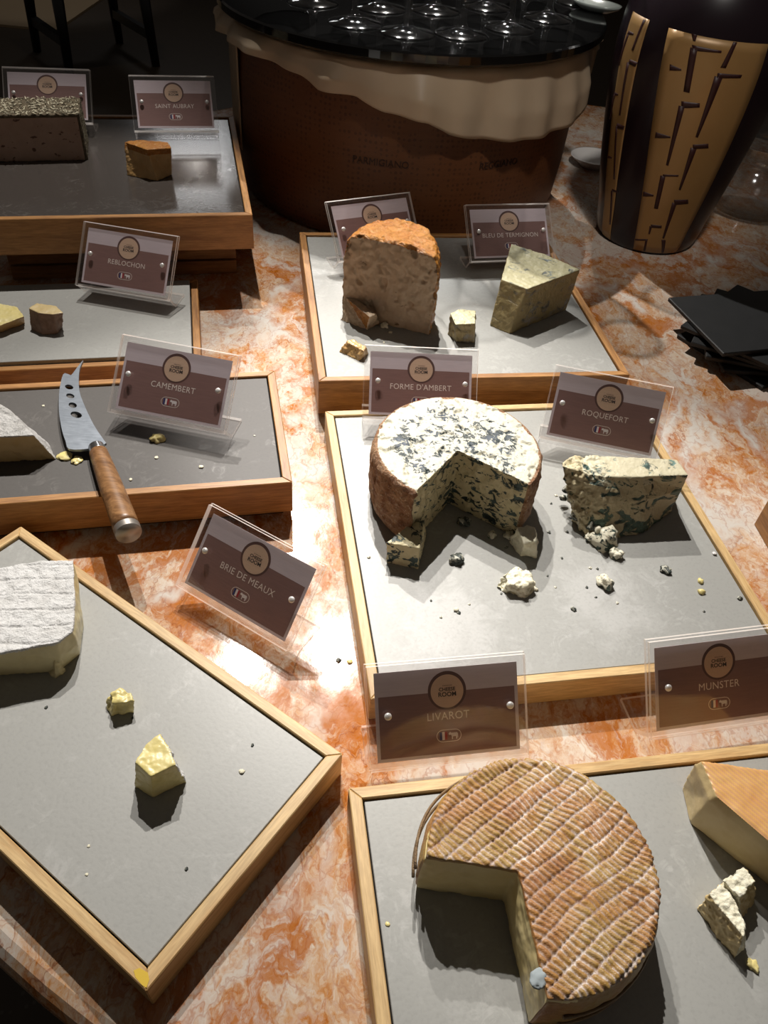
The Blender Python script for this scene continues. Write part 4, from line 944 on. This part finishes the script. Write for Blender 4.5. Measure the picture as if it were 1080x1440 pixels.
for px, py, wh_ in spots_:
    p = at(px, py, dtop); o = obj('wine_glass', gme, None, None, label='clear stemmed wine glass on the black board, '+wh_, cat='glass', group='wine glasses on the black board'); o.location = p

# ------------------------------------------------------------------ vase
VA = np.array((.337, 1.115)); vp = smooth_curve([(.066, 0), (.072, .012), (.079, .05), (.089, .10), (.0985, .16), (.104, .21), (.105, .25), (.099, .29), (.080, .325), (.055, .345), (.045, .36), (.047, .375)], 4)
vr = np.array([p[0] for p in vp]); vz = np.array([p[1] for p in vp]); rad = lambda z: float(np.interp(z, vz, vr))
va = empty('vase', (VA[0], VA[1], 0), 0, label='tall black vase with golden brick-pattern panels at the upper right', cat='vase')
obj('body', lathe('body', [(.05, 0)]+list(zip(vr, vz)), 96, True, False), MATS['vase_glaze'], va, smooth=True)
def vhit(zx, zy):
    px, py = 840+zx/3.7875, zy/3.7875; r = FWD+(px-540)/F_PX*RT-(py-720)/F_PX*UP; best = None
    for t in np.linspace(.9, 1.5, 1200):
        q = CAM+r*t; e = np.hypot(*(q[:2]-VA))-rad(min(max(q[2], 0), .37))
        if best is None or e < best[0]: best = (e, q)
        if e < 0: break
    q = best[1]; return math.atan2(q[1]-VA[1], q[0]-VA[0]), max(q[2], .004)
def vpatch(nm, quad, mat, off, nu, nv):
    (A, B, C, D) = [np.array(vhit(*p)) for p in quad]   # A topleft B topright C bottomright D bottomleft
    V, Fc = [], []
    for i in range(nv+1):
        l = A+(D-A)*i/nv; r_ = B+(C-B)*i/nv
        for j in range(nu+1):
            a, z = l+(r_-l)*j/nu; rr = rad(z)+off; V.append((rr*math.cos(a), rr*math.sin(a), z))
    for i in range(nv):
        for j in range(nu): b = i*(nu+1)+j; Fc.append((b, b+nu+1, b+nu+2, b+1))
    o = obj(nm, mesh(nm, V, Fc), MATS[mat], va, smooth=True); s_ = o.modifiers.new('thickness', 'SOLIDIFY'); s_.thickness = .0006; s_.offset = -1; return o
vpatch('gold_panel', ((455, 130), (785, 180), (400, 1362), (190, 1335)), 'vase_gold', .0008, 10, 26)
vpatch('gold_panel', ((195, 60), (300, 105), (72, 1278), (35, 1262)), 'vase_gold', .0008, 8, 26)
# mirror-image panels round the back
for k in (1,):
    for src in [o for o in list(va.children) if o.name.startswith('gold_panel')][:2]:
        c = src.copy(); COL.objects.link(c); c.parent = va; c.rotation_euler = (0, 0, math.pi)
def stroke(x0, y0, x1, y1, w0, w1):
    d = np.array((x1-x0, y1-y0), float); d /= np.linalg.norm(d); n = np.array((-d[1], d[0]))
    a, b = np.array((x0, y0)), np.array((x1, y1)); vpatch('brush_stroke', (a+n*w0*1.35, a-n*w0*1.35, b-n*w1*1.35, b+n*w1*1.35), 'vase_stroke', .0010, 2, 6)
for s_ in ((560, 142, 550, 182, 7, 3), (535, 222, 635, 230, 12, 5), (540, 225, 475, 490, 10, 12), (675, 165, 645, 330, 4, 8), (388, 357, 455, 365, 13, 4), (625, 380, 735, 385, 12, 8), (632, 390, 528, 730, 14, 5), (448, 556, 545, 560, 14, 8), (450, 565, 372, 880, 12, 5), (310, 718, 390, 730, 12, 3), (508, 780, 590, 776, 8, 9), (512, 788, 437, 1010, 12, 4), (350, 932, 432, 935, 4, 3), (350, 936, 312, 1110, 10, 8), (245, 1032, 300, 1040, 10, 3), (408, 1076, 482, 1072, 10, 8), (410, 1080, 350, 1268, 9, 4), (285, 1202, 342, 1207, 6, 5), (285, 1204, 276, 1245, 5, 3), (202, 1275, 268, 1276, 3, 3), (262, 1276, 250, 1335, 4, 4), (352, 1276, 345, 1345, 8, 4),
           (168, 172, 196, 182, 8, 4), (170, 176, 118, 345, 4, 3), (255, 105, 190, 268, 4, 4), (172, 326, 212, 345, 9, 10), (168, 332, 122, 615, 5, 3), (94, 498, 114, 506, 6, 3), (95, 500, 68, 635, 3, 3), (106, 668, 146, 682, 10, 8), (106, 672, 92, 955, 3, 3), (60, 836, 80, 842, 5, 3), (80, 1012, 110, 1022, 5, 3), (80, 1016, 70, 1195, 3, 3)):
    stroke(*s_)

# ------------------------------------------------------------------ slate plates, dishes, bowl, box
ps = at(940, 418, .032); pe = at(1018, 497, .032); d1 = (pe-ps)[:2]; s1 = np.linalg.norm(d1); ang = math.atan2(d1[1], d1[0])+math.pi/2
cen = (ps+pe)[:2]/2+np.array((math.cos(ang), math.sin(ang)))*.082
def plate(x, y, z, rz, sx, sy, label):
    me = box('slate_plate', -sx/2, sx/2, -sy/2, sy/2, 0, .005, .0009, 1); n = len(me.vertices)
    t = obj('slate_plate', me, MATS['slate_plate'], None, label=label, cat='plate', group='stack of slate plates'); t.location = (x, y, z); t.rotation_euler = (0, 0, rz)
plate(cen[0], cen[1], .0270, ang, .164, s1, 'top black slate plate of the stack at the right edge')
for i, (da, dx, dy, lab) in enumerate(((32, .004, -.002, 'second black slate plate from the top of the stack'), (47, .004, -.004, 'third black slate plate from the top of the stack'), (61, .006, -.003, 'third black slate plate from the bottom of the stack'), (74, .008, -.004, 'second black slate plate from the bottom of the stack'), (20, .012, -.006, 'bottom black slate plate of the stack'))):
    plate(cen[0]+dx, cen[1]+dy, .0270-(i+1)*.0054, ang+R(da), .150, .122, lab)
ds = empty('white_dish', (*at(836, 222, .012)[:2], 0), 0, label='small white china dish between the big wheel and the vase', cat='dish')
obj('dish', lathe('dish', [(.024, 0), (.026, .004), (.040, .014), (.0405, .0155), (.038, .0148), (.024, .0065), (.002, .006)], 48), MATS['white_china'], ds, smooth=True)
sd = at(838, 10, dtop+.004)
sp_ = empty('spoon_rest', (sd[0], sd[1], dtop), R(-35), label='grey-white oval dish on the right rim of the black board', cat='dish')
me = lathe('oval_dish', [(.016, 0), (.026, .006), (.028, .010), (.026, .009), (.012, .004), (.002, .0035)], 40)
for v in me.vertices: v.co.x *= 1.3; v.co.y *= .8
obj('oval_dish', me, MATS['grey_china'], sp_, smooth=True)
bw_ = empty('glass_bowl', (.522, 1.245, 0), 0, label='clear glass bowl standing right of the vase', cat='bowl')
obj('bowl', lathe('bowl', [(.050, 0), (.055, .003), (.078, .03), (.092, .07), (.098, .11), (.096, .112), (.089, .07), (.075, .032), (.05, .007), (.002, .006)], 56), MATS['clear_glass'], bw_, smooth=True)
pb = at(1060, 737, 0); yb = R(10)
wb_ = empty('wooden_box', (pb[0]+.10, pb[1]-.10, 0), 0, label='warm wooden box cut by the right edge of the photo', cat='box')
wb_.rotation_euler = (0, 0, R(8)); e_x = np.array((math.cos(R(8)), math.sin(R(8)))); e_y = np.array((-math.sin(R(8)), math.cos(R(8))))
cb_ = pb[:2]+e_x*.09-e_y*.09; wb_.location = (cb_[0], cb_[1], 0)
for L, rz, loc in ((.18, 0, (0, -.09)), (.18, math.pi, (0, .09)), (.18, math.pi/2, (.09, 0)), (.18, -math.pi/2, (-.09, 0))):
    o = obj('side_board', rail_mesh(L, .009, .055), MATS['pine_warm'], wb_); o.location = (*loc, .055); o.rotation_euler = (0, 0, rz)
obj('bottom_board', box('bottom_board', -.081, .081, -.081, .081, .0, .006), MATS['pine_warm'], wb_)
# dark chair far behind on the left
chx = empty('dark_chair', (-1.68, 4.31, -.75), R(-49), label='black chair standing far behind at the top left', cat='chair')
for sx_ in (-1, 1):
    for sy_ in (-1, 1):
        tube('leg', [(sx_*.22, sy_*.22, 0), (sx_*.20, sy_*.20, .44)], [.020, .030], MATS['black_metal'], chx, 10)
obj('seat', box('seat', -.25, .25, -.25, .25, .44, .50, .02, 3), MATS['black_metal'], chx)
obj('backrest', box('backrest', -.24, .24, .20, .24, .50, .95, .02, 3), MATS['black_metal'], chx)
for sy_ in (-1, 1): obj('stretcher', box('stretcher', -.22, .22, sy_*.21-.015, sy_*.21+.015, .12, .16), MATS['black_metal'], chx)
